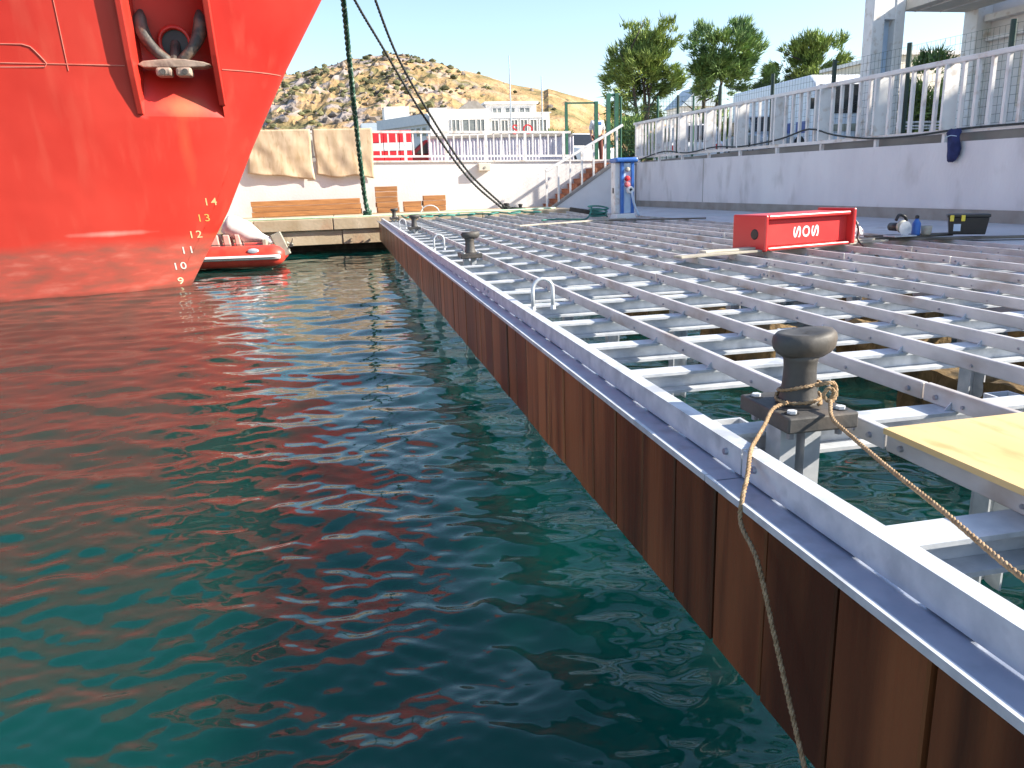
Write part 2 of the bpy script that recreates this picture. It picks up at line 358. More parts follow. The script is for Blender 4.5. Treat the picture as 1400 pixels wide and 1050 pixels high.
def ico():
    import bmesh
    b = bmesh.new(); bmesh.ops.create_icosphere(b, subdivisions=1, radius=1)
    v = [tuple(p.co) for p in b.verts]; f = [tuple(x.index for x in q.verts) for q in b.faces]; b.free(); return v, f
ICO_V, ICO_F = ico()
sh = MB(); rk = MB()
def blob(mb, p, sx, sz, jag=.3):
    mb.add([(p[0]+v[0]*sx*random.uniform(1-jag, 1+jag), p[1]+v[1]*sx*random.uniform(1-jag, 1+jag), p[2]+v[2]*sz*random.uniform(1-jag, 1+jag)) for v in ICO_V], ICO_F)
for k in range(5200):
    x = random.uniform(-130, 215); t = random.uniform(.03, .66)
    dens = noise.noise(Vector((x*.022, t*6, 7)))*.5+.5
    rocky = min(1, max(0.04, (105-x)/70))
    y = 260+390*t; p = (x*y/500, y, hillz(x, t))
    rnd = random.random()
    if rnd < .40 and random.random() < rocky*dens*1.7:
        r = random.choice([.6, .8, 1.0, 1.3, 1.8]); blob(sh, (p[0], p[1], p[2]+r*.4), r*random.uniform(.9, 1.5), r*.8)
    elif rnd > .72 and random.random() < rocky*(1.15-dens):
        r = random.choice([.4, .6, .8, 1.1, 1.6]); blob(rk, (p[0], p[1], p[2]+r*.1), r*random.uniform(.7, 1.5), r*random.uniform(.6, 1.2), .45)
so = sh.build('hillside_scrub', SCRUB, kind='stuff', norm=False, org=(0, 0, 0))
ro = rk.build('hillside_rocks', ROCK, kind='stuff', norm=False, org=(0, 0, 0))
so['label'] = 'dark green scrub dotted over the hill'; ro['label'] = 'grey boulders and outcrops on the hill'

# ================================================================== WALLS AND RAILINGS
def wz(x): return 3.27-(x+3.4)*.020        # top of the far wall
fw = thing('far_wall', 'bright white quay wall facing the camera behind the lumber stacks', 'wall', (0, 33, 1.1))
MB().prism([(-40, 1.0), (11.98, 1.0), (11.98, wz(11.98)), (-40, wz(-40))], 'xz', 33.0, 33.34).build('wall', WHITEW, fw)
MB().prism([(-40, wz(-40)+.002), (11.9, wz(11.9)+.002), (11.9, wz(11.9)+.07), (-40, wz(-40)+.07)], 'xz', 32.95, 33.38).build('coping', WPAINT, fw)
def rz(x): return wz(x)+.07
fr = thing('far_railing', 'white metal railing along the top of the far white wall', 'railing', (0, 33.15, 3.1))
def xline(b, z0, h, y0, y1, xa, xb):
    b.prism([(xa, rz(xa)+z0), (xb, rz(xb)+z0), (xb, rz(xb)+z0+h), (xa, rz(xa)+z0+h)], 'xz', y0, y1); return b
xline(MB(), 1.08, .09, 33.10, 33.20, -14, 9.75).build('top_rail', WPAINT, fr)
xline(MB(), .13, .08, 33.11, 33.19, -14, 9.75).build('bottom_rail', WPAINT, fr)
balm = MB().box(-.03, .03, -.03, .03, 0, .87).mesh('baluster'); postm = MB().box(-.055, .055, -.05, .05, 0, 1.08).mesh('post')
x = -9.0; k = 0
while x < 9.75:
    if k % 5 == 0: piece('post', postm, WPAINT, fr, (x, 33.15, rz(x)))
    else: piece('baluster', balm, WPAINT, fr, (x, 33.15, rz(x)+.21))
    x += .335; k += 1

rw = thing('retaining_wall', 'long shaded grey rendered wall on the right behind the deck', 'wall', (12.2, 10, 1.1))
def rwz(y): return 2.60+(y-12)*.012
MB().prism([(-12, 1.0), (33.3, 1.0), (33.3, rwz(33.3)), (-12, rwz(-12))], 'yz', 12.02, 12.36).build('wall', GREYW, rw)
MB().box(11.985, 12.02, -12, 31.2, 1.0, 1.32).build('plinth', PLINTH, rw)
for y in (25.1,): MB().box(12.012, 12.021, y-.012, y+.012, 1.325, rwz(y)-.005).build('joint', PLINTH, rw)
rr = thing('balustrade', 'long rusty white railing with flat pilasters on top of the right hand wall', 'railing', (12.2, 20, 2.6))
def yline(z0, h, x0, x1, ya, yb): return MB().prism([(ya, rwz(ya)+z0), (yb, rwz(yb)+z0), (yb, rwz(yb)+z0+h), (ya, rwz(ya)+z0+h)], 'yz', x0, x1)
yline(1.50, .10, 12.08, 12.20, 3, 31.9).build('top_rail', RAILP, rr, bevel=.02)
yline(.17, .08, 12.10, 12.18, 3, 31.9).build('bottom_rail', RAILP, rr)
pil = MB().box(-.02, .02, -.16, .16, 0, 1.3).mesh('pilaster'); bal2 = MB().box(-.035, .035, -.035, .035, 0, 1.25).mesh('baluster'); foot = MB().box(-.04, .04, -.04, .04, 0, .19).mesh('foot')
pil = MB().box(-.16, .16, -.03, .03, 0, 1.25).mesh('pilaster')
y = 3.65
k = 0
while y < 31.8:
    if k % 6 == 0:
        piece('pilaster', pil, WPAINT, rr, (12.16, y, rwz(y)+.25)); piece('foot', foot, RAILP, rr, (12.14, y, rwz(y)-.01))
    else: piece('baluster', bal2, RAILP, rr, (12.14, y, rwz(y)+.25))
    y += .355; k += 1
# cable sagging along it
cb = thing('sagging_cable', 'dark cable looping loosely along the right hand railing', 'cable', (12.0, 20, 3.0))
MB().tube(resample([(12.03, 31, 2.95), (12.03, 28.5, 3.14), (12.03, 26.5, 3.0), (12.03, 24.3, 3.08), (12.03, 22.6, 3.0), (12.03, 20.4, 3.08), (12.03, 19, 3.24), (12.03, 17.9, 3.02), (12.03, 16.5, 2.85), (12.03, 15, 2.82), (12.03, 13.6, 2.86), (12.03, 11.5, 2.84), (12.03, 9, 2.9)], .25), .022, 6).build('cable_run', BROPE, cb)
# mesh fence behind it
mf = thing('mesh_fence', 'green wire mesh fence with thin posts behind the right hand railing', 'fence', (12.6, 20, 2.9))
fzt = lambda y: 4.72+(y-13.4)*.024
for y in (9.6, 13.37, 16.18, 18.92, 21.9, 25.2, 28.6):
    MB().cyl((12.6, y, 2.88), (12.6, y, fzt(y)+.06), .055, n=8).build('post', DGREEN, mf)
wr = MB()
for y in np.arange(9.6, 34.2, .14): wr.tube([(12.57, y, 2.95), (12.57, y, fzt(y)-.02)], .003, 3, False)
for q_ in np.linspace(0, 1, 12): wr.tube([(12.57, 9.6, 2.95+q_*(fzt(9.6)-2.97)), (12.57, 34.2, 2.95+q_*(fzt(34.2)-2.97))], .0035, 3, False)
wr.build('wire_mesh', DGREEN, mf, kind='stuff', norm=False)

# ---- gate in the corner
gt = thing('garden_gate', 'open green metal gate frame at the top of the stairs', 'gate', (10.5, 33.9, 2.9))
for x, zt, wd in ((9.79, 5.49, .11), (11.14, 5.50, .15)): MB().box(x-wd/2, x+wd/2, 33.85, 33.97, 2.9, zt).build('post', GREENP, gt)
MB().box(9.85, 11.06, 33.87, 33.95, 5.41, 5.48).build('lintel', GREENP, gt)
gp = thing('gate_leaf', 'green mesh gate leaf swung open beside the gate frame', 'gate', (11.9, 33.9, 2.9))
for x in (11.68, 12.05): MB().box(x-.08, x+.08, 33.8, 33.94, 2.9, 5.82).build('stile', GREENP, gp)
MB().box(11.76, 11.97, 33.84, 33.9, 5.70, 5.80).build('top_bar', GREENP, gp); MB().box(11.76, 11.97, 33.84, 33.9, 3.6, 3.68).build('mid_bar', GREENP, gp)
g2 = thing('wire_fence', 'pale green mesh panel between the gate and the right hand fence', 'fence', (13.2, 34.2, 2.9))
for x in (12.45, 14.2, 15.9): MB().cyl((x, 34.4, 2.9), (x, 34.4, 5.75), .05, n=8).build('post', GREENP, g2)
wr = MB()
for x in np.arange(12.5, 15.9, .15): wr.tube([(x, 34.4, 2.95), (x, 34.4, 5.7)], .006, 3, False)
for zz in np.arange(3.1, 5.75, .2): wr.tube([(12.45, 34.39, zz), (15.9, 34.39, zz)], .006, 3, False)
wr.build('wire_mesh', GREENP, g2, kind='stuff', norm=False)

# ---- stairs in the corner
st = thing('staircase', 'brick red tiled steps climbing to the gate beside the white wall', 'stairs', (8.5, 32, 1.1))
NS = 9
for k in range(NS):
    x0 = 8.42+k*.275; z1 = 1.10+(k+1)*.198
    MB().box(x0, 11.98, 31.62, 32.92, z1-.196, z1-.03).build('riser', BRICK, st, bevel=.01)
    MB().box(x0-.03, x0+.30, 31.62, 32.92, z1-.029, z1).build('tread', BRICK, st, bevel=.008)
MB().prism([(8.30, 1.09), (11.97, 1.09), (11.97, 2.74), (10.95, 2.74)], 'xz', 31.32, 31.60).build('side_wall', WHITEW, st)
MB().prism([(8.26, 1.10), (8.42, 1.10), (11.02, 2.745), (11.97, 2.745), (11.97, 2.83), (10.92, 2.83)], 'xz', 31.28, 31.64).build('stringer', PLINTH, st)
hr = thing('handrail', 'sloping white handrail with upright bars on the stairs', 'handrail', (9.5, 31.4, 1.2))
MB().bar((8.16, 31.42, 2.60), (11.45, 31.42, 4.33), .10, .11).build('rail', WPAINT, hr, bevel=.02)
for k in range(7):
    x = 8.2+k*.50; zb = 1.12 if k == 0 else max(1.15, 1.12+(x-8.4)*.63)
    MB().box(x-.035, x+.035, 31.38, 31.46, zb, 2.60+(x-8.16)*.526-.03).build('upright' if k else 'newel', WPAINT, hr)

# ================================================================== STEEL DECK
deck = thing('steel_deck_frame', 'galvanised steel frame of the unfinished pier deck over the water', 'deck frame', (4.5, 14, 1.0))
JX = [1.97, 2.58, 3.19, 3.74, 4.33, 4.94, 5.48, 6.08, 6.78, 7.32, 7.95, 8.5]
JEND = 27.7
bolts = MB()
joints0 = [-3.0, 2.45, 8.1, 13.6, 19.2, 24.4, JEND]
for k, X in enumerate(JX):
    off = [0, .55, -.4, .9, -.7, .3][k % 6]
    js = [joints0[0]]+[j_+off for j_ in joints0[1:-1]]+[JEND]
    for a, b_ in zip(js, js[1:]):
        dz = random.uniform(-.003, .003); X_, X = X, X+random.uniform(-.005, .005)
        MB().box(X-.018, X+.018, a+.006, b_-.006, 1.026, 1.108+dz).build('joist', JOIST, deck, bevel=.006)
        X = X_
        for e in (a+.09, b_-.09):
            if -1 < e < 27: bolts.lathe((X-.018, e, 1.06), [(0.001, -.012), (.011, -.012), (.013, 0)], 8, 'x')
    for y in np.arange(1.0, 20, .82): bolts.lathe((X-.018, y+.2*off, 1.055), [(.001, -.008), (.008, -.008), (.009, 0)], 6, 'x')
# I-beams across
BY = [-.2, .80, 1.80, 2.86, 3.95, 4.74, 5.66, 6.65, 7.6, 8.55]+[8.55+.95*k for k in range(1, 21)]
for k, Y in enumerate(BY):
    zt = 1.025; h = .112; wd = .070
    b_ = MB(); x1 = 8.45
    b_.box(1.21, x1, Y-wd, Y+wd, zt-.016, zt); b_.box(1.21, x1, Y-.006, Y+.006, zt-h+.017, zt-.017); b_.box(1.21, x1, Y-wd-.022, Y+wd+.022, zt-h, zt-h+.016)
    b_.build('crossbeam', GALV, deck, norm=False)
# columns (U channels) under every third beam
for X in (1.62, 3.05, 4.62, 6.3, 7.7):
    for k, Y in enumerate(BY[3::2]):
        if X < 2 and k % 2: continue
        b_ = MB(); y = Y+.16
        b_.box(X-.07, X+.07, y+.05, y+.062, -1.5, 1.0); b_.box(X-.07, X-.058, y-.05, y+.048, -1.5, 1.0); b_.box(X+.058, X+.07, y-.05, y+.048, -1.5, 1.0)
        b_.build('column', GALV, deck, norm=False)
# outer edge: flat plate with lip and an inverted L rail on packers
def seg(y0, y1):
    MB().box(1.168, 1.335, y0+.004, y1-.004, 1.024, 1.034).build('edge_plate', PLATE, deck)
    MB().box(1.152, 1.167, y0+.004, y1-.004, 1.036, 1.060).build('edge_lip', GALV, deck)
    r = MB(); r.box(1.290, 1.298, y0+.006, y1-.006, 1.0405, 1.137); r.box(1.2985, 1.352, y0+.006, y1-.006, 1.129, 1.137)
    r.build('edge_rail', GALV, deck)
ys = [-3, 2.33, 7.3, 12.3, 17.3, 22.3, 27.7]
for a, b_ in zip(ys, ys[1:]): seg(a, b_)
pk = MB()
for y in np.arange(-2.5, 27.5, .42):
    pk.box(1.304, 1.334, y, y+random.choice([.16, .28, .36]), 1.0345, 1.1)
for y in (2.24, 2.44, 7.2, 7.4, 12.2, 12.4, 17.2, 17.4): bolts.lathe((1.29, y, 1.095), [(.001, -.012), (.012, -.012), (.014, 0)], 8, 'x')
wl_ = MB()
for X in JX:
    for Y in BY:
        if Y > 20: continue
        wl_.prism([(X-.052, 1.0255), (X-.0185, 1.0255), (X-.0185, 1.062)], 'xz', Y-.045, Y-.039)
wl_.build('cleat', GALV, deck, kind='stuff')
pk.build('packer', GALV, deck, kind='stuff'); bolts.build('bolt', BOLT, deck, kind='stuff', norm=False)

# ---- timber fascia
fa = thing('timber_fascia', 'dark reddish brown upright boards cladding the edge of the pier', 'cladding', (1.22, 14, .4))
y = -2.6; k = 0; BOLTY = []
while y < 27.5:
    wd = random.choice([.345, .345, .335, .36, .30, .24]) if k > 14 else .345+random.uniform(-.015, .02)
    o = MB().box(1.195+random.uniform(-.004, .004), 1.245, y+.008, y+wd-.008, .40+random.uniform(-.004, .004), 1.018).build('plank', WOOD, None, org=(1.22, y, .4))
    me = o.data; o.parent = fa; o.location = (Vector((1.22, y, .4))-Vector(ORG[fa.name]))*S; addbev(o, .006, 1)
    y += wd; k += 1
MB().box(1.262, 1.27, -2.6, 27.5, .42, 1.0).build('gap_darkening_sheet', BLACKP, fa)  # added black sheet: keeps plank gaps dark where bright beams would show
for zz in (.52, .86): MB().box(1.272, 1.31, -2.6, 27.5, zz, zz+.06).build('batten', IRON, fa)
MB().box(1.246, 2.0, 27.55, 27.6, .4, 1.03).build('end_board', WOOD, fa)

# ---- old stone footing seen in the water below the frame
sf = thing('stone_footing', 'weathered brown stone blocks standing in the water under the frame', 'stone wall', (4.7, 5, -.5))
for (x0, x1, y0, y1, z1) in [(4.66, 5.25, 3.55, 4.9, .50), (4.64, 5.2, 4.93, 5.7, .46), (5.25, 5.9, 6.6, 7.5, .5), (4.3, 4.8, 7.3, 8.3, .45), (4.32, 4.75, 8.33, 9.0, .5), (4.1, 4.6, 10.2, 11.3, .5), (6.4, 7.1, 5.2, 6.4, .5), (6.4, 7.2, 8.2, 9.2, .48), (6.2, 6.9, 3.3, 4.4, .4)]:
    def fn(u, v_, s=None): return (0, 0, 0)
    b_ = MB(); b_.box(x0, x1, y0, y1, -1.2, z1); o = b_.build('stone_block', STONEB, sf)
    sd = o.modifiers.new('sub', 'SUBSURF'); sd.subdivision_type = 'SIMPLE'; sd.levels = sd.render_levels = 4
    tx = bpy.data.textures.get('rough') or bpy.data.textures.new('rough', 'CLOUDS'); tx.noise_scale = .22
    dm = o.modifiers.new('rough', 'DISPLACE'); dm.texture = tx; dm.strength = .13; dm.texture_coords = 'GLOBAL'

# ================================================================== BOLLARDS, HOOPS
def bollard(loc, label):
    x, y, z = loc
    r = thing('mooring_bollard', label, 'bollard', loc, 'black bollards along the pier edge')
    b_ = MB(); b_.box(x-.155, x+.145, y-.19, y+.19, z-.065, z); b_.build('base_plate', WIRON, r, bevel=.008)
    ns = 24; prof = [(.088, 0), (.080, .012), (.072, .04), (.066, .09), (.063, .145), (.066, .180), (.078, .205)]
    s_ = MB().lathe((x, y, z), prof, ns); s_.build('shaft', WIRON, r, smooth=True)
    # head: rounded, drawn out to one side like a horn
    rows = []
    for (rr_, h) in [(.074, .195), (.094, .210), (.107, .230), (.111, .252), (.107, .274), (.094, .290), (.064, .297), (.02, .296)]:
        row = []
        for k in range(ns):
            a = 2*math.pi*k/ns; ca, sa = math.cos(a), math.sin(a)
            ex = 1.12+.18*max(0, ca)**2 if rr_ > .05 else 1.2
            lift = .012*max(0, ca)*(h > .25)
            row.append((x+.005+rr_*ca*ex, y+rr_*sa*.9, z+h+lift+(-.010 if (rr_ < .07 and h > .29) else 0)))
        rows.append(row)
    hb_ = MB(); vs = [p for q in rows for p in q]; fs = []
    for i_ in range(len(rows)-1):
        for k in range(ns): fs.append((i_*ns+k, i_*ns+(k+1) % ns, (i_+1)*ns+(k+1) % ns, (i_+1)*ns+k))
    fs += [tuple(range(ns-1, -1, -1)), tuple((len(rows)-1)*ns+k for k in range(ns))]
    hb_.add(vs, fs); hb_.build('head', WIRON, r, smooth=True)
    for (dx, dy) in ((-.11, -.135), (.10, -.135), (-.11, .135), (.10, .135)):
        MB().cyl((x+dx, y+dy, z+.0005), (x+dx, y+dy, z+.003), .028, n=14).build('bolt_recess', BLACKP, r)
        MB().cyl((x+dx, y+dy, z+.003), (x+dx, y+dy, z+.014), .019, n=6).build('bolt', GALV, r)
        MB().cyl((x+dx, y+dy, z-.10), (x+dx, y+dy, z-.076), .016, n=6).build('nut', BOLT, r)
    for dx in (-.065, .045):
        u = MB(); u.box(x+dx-.035, x+dx+.035, y-.05, y-.043, z-.42, z-.076); u.box(x+dx-.035, x+dx-.027, y-.0425, y+.06, z-.42, z-.076); u.box(x+dx+.027, x+dx+.035, y-.0425, y+.06, z-.42, z-.076)
        u.build('pedestal_channel', GALV, r, norm=False)
    return r
b0 = bollard((1.745, 2.72, 1.162), 'nearest black bollard with a tan rope tied around its neck')
dup(b0, (1.72, 10.95, 1.162), 'second black bollard out from the camera, beyond the nearest steel hoop')
dup(b0, (1.72, 19.7, 1.162), 'third black bollard out along the pier edge, beyond the second hoop')
dup(b0, (1.72, 27.3, 1.162), 'farthest black bollard at the quay end of the pier edge')
def hoop(loc, label):
    x, y, z = loc; r = thing('ladder_hoop', label, 'hoop', loc, 'galvanised hoops along the pier edge')
    pts = [(x-.085, y, z), (x-.085, y, z+.15)]+[(x-.085*math.cos(a), y, z+.17+.085*math.sin(a)) for a in np.linspace(.15, math.pi-.15, 9)]+[(x+.085, y, z+.15), (x+.085, y, z)]
    MB().tube(pts, .016, 10).build('hoop_bar', GALV, r, smooth=True)
    for dx in (-.085, .085): MB().cyl((x+dx, y, z), (x+dx, y, z+.03), .026, .02, 10).build('foot_collar', GALV, r)
    return r
h0 = hoop((1.565, 6.2, 1.05), 'nearest galvanised steel hoop on the pier edge beams')
dup(h0, (1.55, 13.2, 1.05), 'middle galvanised hoop, between the second and third bollards')
dup(h0, (1.55, 21.3, 1.05), 'farthest small galvanised hoop close to the end bollard')

# ---- tan rope on the near bollard
tr = thing('tan_rope', 'tan rope knotted round the nearest bollard with two long tails', 'rope', (1.745, 2.72, 1.14))
bx, by = 1.745, 2.72
wrap = [(bx+.086*math.cos(a), by+.086*math.sin(a), 1.174+.006*math.sin(a*1.3)+.0022*k/4) for k, a in enumerate(np.linspace(R(-60), R(-60+560), 40))]
MB().rope(wrap, .0088, .05, 3, 6, .012).build('coil', ROPE, tr, smooth=True, norm=False)
loop = [(bx+.078*math.cos(a), by+.078*math.sin(a), 1.232+.022*math.sin(a+2.6)) for a in np.linspace(R(-50), R(300), 26)]
MB().rope(loop, .0082, .05, 3, 6, .012).build('loop', ROPE, tr, smooth=True, norm=False)
kn = V(bx+.045, by-.105, 1.235)
knot = [kn+V(-.035, .01, .02), kn+V(0, -.02, .035), kn+V(.035, -.012, .025), kn+V(.04, -.016, -.02), kn+V(.01, -.028, -.04), kn+V(-.018, -.022, -.012), kn+V(.0, -.03, .018), kn+V(.022, -.032, .0), kn+V(.008, -.03, -.03)]
MB().rope(knot, .0095, .05, 3, 6, .010).build('knot', ROPE, tr, smooth=True, norm=False)
t1 = [(bx-.08, by-.05, 1.182), (1.575, 2.62, 1.178), (1.47, 2.50, 1.155), (1.385, 2.40, 1.147), (1.30, 2.29, 1.145), (1.225, 2.17, 1.11), (1.160, 2.08, 1.072), (1.142, 2.05, 1.0), (1.135, 1.93, .93), (1.13, 1.80, .74), (1.125, 1.62, .47), (1.12, 1.46, .25), (1.115, 1.38, .05), (1.11, 1.32, -.15)]
MB().rope(t1, .0085, .05, 3, 6, .011).build('hanging_tail', ROPE, tr, smooth=True, norm=False)
t2 = [kn+V(.008, -.03, -.03), V(1.74, 2.48, 1.165), V(1.70, 2.30, 1.150), V(1.62, 2.0, 1.148), V(1.545, 1.70, 1.150), V(1.44, 1.32, 1.152), V(1.40, 1.0, 1.15), V(1.35, .6, 1.15)]
MB().rope(t2, .0085, .05, 3, 6, .011).build('deck_tail', ROPE, tr, smooth=True, norm=False)

# ---- plywood sheet
pw = MB().prism([(1.90, 2.40), (3.2, 2.42), (3.2, 1.0), (1.90, 1.0)], 'xy', 1.113, 1.135).build('plywood_sheet', PLY)
tag(pw, 'bright yellow plywood sheet lying on the joists at the right edge', 'plywood')

# ---- SOS box, lying on its side
O = V(5.34, 9.28, 1.112); ux = V(1.49, .38, 0).normalized(); uy = V(-.38, 1.49, 0).normalized(); uz = V(0, 0, 1)
sos = thing('safety_box', 'red plastic SOS rescue cabinet lying on its side across the joists', 'rescue box', O)
def P3(a, b_, c_): return O+ux*a+uy*b_+uz*c_
def obx(mb, a0, a1, b0_, b1, c0, c1, da=0.):
    q = [P3(a, b_, c_) for c_ in (c0, c1) for (a, b_) in ((a0, b0_), (a1, b0_), (a1, b1), (a0, b1))]
    return mb.add(q, [(3, 2, 1, 0), (4, 5, 6, 7), (0, 1, 5, 4), (1, 2, 6, 5), (2, 3, 7, 6), (3, 0, 4, 7)])
LB, HB = 1.62, .47
obx(MB(), .0, .05, 0, .62, .0, HB).build('end_cap', REDBOX, sos, bevel=.02)
obx(MB(), LB-.05, LB, -.03, .62, .02, HB+.03).build('end_cap', REDBOX, sos, bevel=.015)
obx(MB(), .052, LB-.052, .09, .60, .055, HB-.06).build('body', REDBOX, sos)
obx(MB(), .052, LB-.052, .0, .60, HB-.058, HB-.005).build('top_flange', REDBOX, sos, bevel=.015)
obx(MB(), .052, LB-.052, .0, .60, .01, .053).build('bottom_flange', REDBOX, sos, bevel=.015)
obx(MB(), .10, LB-.12, .075, .0885, .07, HB-.075).build('front_panel', REDBOX, sos, bevel=.004)
for i_, ch in enumerate('SOS'):
    vs, fs = text_geo(ch, .20, .003, .022)
    e0, e1 = max(v[0] for v in vs)-min(v[0] for v in vs), max(v[1] for v in vs)-min(v[1] for v in vs)
    g = MB(); g.add([P3(.80+(i_-1)*.165-v[1]*.135/e1, .0735-v[2], .225+v[0]*.15/e0) for v in vs], fs); g.build('letter', WHITEP, sos, norm=False)
g = MB(); cc = P3(-.002, .20, .22)
ring = [P3(-.012, .20+.06*math.cos(a), .22+.06*math.sin(a)) for a in np.linspace(0, 2*math.pi, 16, endpoint=False)]
ring2 = [P3(-.001, .20+.07*math.cos(a), .22+.07*math.sin(a)) for a in np.linspace(0, 2*math.pi, 16, endpoint=False)]
g.add(ring+ring2, [tuple(range(16))]+[(k, (k+1) % 16, 16+(k+1) % 16, 16+k) for k in range(16)]); g.build('hole_grommet', BLACKP, sos)
ca = thing('black_cable', 'thin black cable arching from the end of the red box', 'cable', (7.3, 9.9, 1.11))
MB().tube(resample([P3(LB, .1, .36), P3(LB+.09, .08, .34), P3(LB+.15, .05, .2), P3(LB+.14, .02, .03), (6.98, 9.15, .95)], .05), .014, 6).build('cable_run', BLACKP, ca, smooth=True)
wb = MB(); 
for k in range(9): blob(wb, (7.15+random.uniform(-.05, .12), 10.0+random.uniform(-.05, .05), 1.2+random.uniform(0, .16)-.03*k*0), .06, .07, .4)
wb.box(6.98, 7.14, 9.95, 10.05, 1.135, 1.32)
tag(wb.build('white_rag', WHITEP, norm=False), 'crumpled white rag and paper bag at the right end of the red box', 'rag')

# ---- boards across the joists
def board(name, p0, p1, wd, th, mt, label, cat='board', group='boards lying across the joists'):
    return tag(MB().bar(p0, p1, wd, th).build(name, mt, bevel=.004), label, cat, group)
board('pale_board', (4.05, 9.12, 1.125), (7.6, 9.95, 1.125), .17, .028, BOARD, 'long pale board under the front of the red box')
board('pale_board', (4.5, 9.35, 1.153), (7.4, 9.96, 1.153), .14, .026, BOARD, 'second pale board stacked just behind the one under the red box')
board('pale_board', (4.1, 18.6, 1.125), (7.35, 20.1, 1.125), .22, .03, BOARD, 'long pale board running to the foot of the blue pedestal')
board('dark_board', (6.7, 19.4, 1.125), (8.9, 18.35, 1.125), .18, .03, DKBOARD, 'dark board in front of the blue pedestal')
board('dark_board', (7.2, 10.25, 1.127), (9.5, 9.3, 1.127), .20, .03, DKBOARD, 'dark board carrying the black toolbox')
board('dark_board', (7.1, 10.0, 1.155), (8.7, 9.95, 1.155), .14, .026, DKBOARD, 'short dark board under the circular saw')
board('dark_board', (7.6, 10.35, 1.157), (9.1, 10.05, 1.157), .15, .026, DKBOARD, 'dark board behind the toolbox near the wall')
for k in range(0): pass
# ---- toolbox
tb = thing('toolbox', 'black plastic toolbox with two yellow latches near the grey wall', 'toolbox', (8.8, 9.75, 1.17))
tx_, ty_ = 8.8, 9.75
def tq(z, w_, d): return [(tx_-w_, ty_-d, z), (tx_+w_, ty_-d, z), (tx_+w_, ty_+d, z), (tx_-w_, ty_+d, z)]
MB().add(tq(1.17, .225, .13)+tq(1.41, .255, .155), [(3, 2, 1, 0), (4, 5, 6, 7), (0, 1, 5, 4), (1, 2, 6, 5), (2, 3, 7, 6), (3, 0, 4, 7)]).build('body', BLACKP, tb, bevel=.01)
MB().box(tx_-.27, tx_+.27, ty_-.17, ty_+.17, 1.412, 1.455).build('lid', BLACKP, tb, bevel=.012)
for x in (tx_-.21, tx_-.07): MB().box(x-.025, x+.025, ty_-.19, ty_-.171, 1.36, 1.445).build('latch', YELP, tb, bevel=.004)
MB().box(tx_-.18, tx_-.09, ty_-.152, ty_-.144, 1.22, 1.32).build('label_sticker', LBLUE, tb)
tb.rotation_euler.z = R(-38)
# ---- circular saw, blue bottle
sw = thing('circular_saw', 'beige and black circular saw on the dark boards', 'power tool', (7.85, 9.95, 1.17))
MB().lathe((7.83, 9.90, 1.31), [(.02, 0), (.09, .005), (.095, .03), (.085, .045), (.03, .05)], 18, 'y').build('blade_guard', GREYM, sw, smooth=True)
MB().lathe((7.83, 9.815, 1.29), [(.001, 0), (.10, .002), (.10, .006), (.001, .008)], 20, 'y').build('blade', GALV, sw)
MB().tube(resample([(7.76, 9.93, 1.40), (7.82, 9.95, 1.47), (7.92, 9.95, 1.44), (7.95, 9.95, 1.36)], .02), .022, 8).build('handle', BLACKP, sw, smooth=True)
MB().cyl((7.83, 9.92, 1.30), (7.83, 10.12, 1.30), .06, n=14).build('motor', BLACKP, sw, smooth=True)
MB().box(7.66, 8.02, 9.80, 10.05, 1.17, 1.185).build('base_plate', GALV, sw)
bt = thing('spray_bottle', 'blue plastic bottle standing beside the circular saw', 'bottle', (8.12, 9.95, 1.17))
MB().lathe((8.12, 9.95, 1.17), [(.055, 0), (.06, .02), (.06, .17), (.03, .22), (.022, .24)], 14).build('body', BLUEP, bt, smooth=True)
MB().lathe((8.12, 9.95, 1.41), [(.028, 0), (.028, .04), (.01, .05)], 12).build('cap', BLACKP, bt)
bk = MB().lathe((8.27, 9.92, 1.17), [(.05, 0), (.065, .02), (.075, .13), (.068, .132), (.06, .02), (.001, .02)], 16).build('paint_tin', BOARD, smooth=True); tag(bk, 'small beige tin right of the blue bottle', 'tin')

# ---- power pedestal
px_, py_ = 7.52, 20.6
pd = thing('power_pedestal', 'blue and white dockside power pedestal with sockets', 'pedestal', (px_, py_, 1.1))
MB().prism([(-.30+px_, 1.10), (.30+px_, 1.10), (.24+px_, 1.24), (-.24+px_, 1.24)], 'xz', py_-.26, py_+.24).build('base', WHITEP, pd, bevel=.015)
MB().box(px_-.27, px_+.22, py_-.10, py_+.22, 1.242, 2.58).build('cabinet', WPAINT, pd, bevel=.02)
MB().box(px_-.13, px_-.05, py_-.22, py_-.102, 1.242, 2.58).build('front_frame', BLUEP, pd, bevel=.01)
MB().box(px_+.16, px_+.24, py_-.22, py_-.102, 1.242, 2.58).build('front_frame', BLUEP, pd, bevel=.01)
MB().prism([(px_-.05, 1.25), (px_+.16, 1.25), (px_+.16, 2.56), (px_-.05, 2.56)], 'xz', py_-.17, py_-.102).build('front_panel', LBLUE, pd)
MB().box(px_-.30, px_+.32, py_-.30, py_+.26, 2.582, 2.70).build('cap', BLUEP, pd, bevel=.04)
for zz, mt, rr_ in ((2.40, BOARD, .05), (2.16, REDP, .06), (2.0, PINKP, .06)):
    MB().lathe((px_+.05, py_-.17, zz), [(rr_*1.2, 0), (rr_*1.2, .03), (rr_, .05), (rr_, .10), (rr_*.5, .11)], 16, 'y').build('socket', mt, pd, smooth=False)
MB().lathe((px_+.11, py_-.17, 1.86), [(.10, 0), (.10, .10), (.085, .16), (.045, .161), (.045, .13), (.001, .13)], 18, 'y').build('plug', WHITEP, pd)
MB().lathe((px_+.11, py_-.30, 1.86), [(.04, 0), (.04, .006), (.001, .007)], 12, 'y').build('plug_hole', BLACKP, pd)
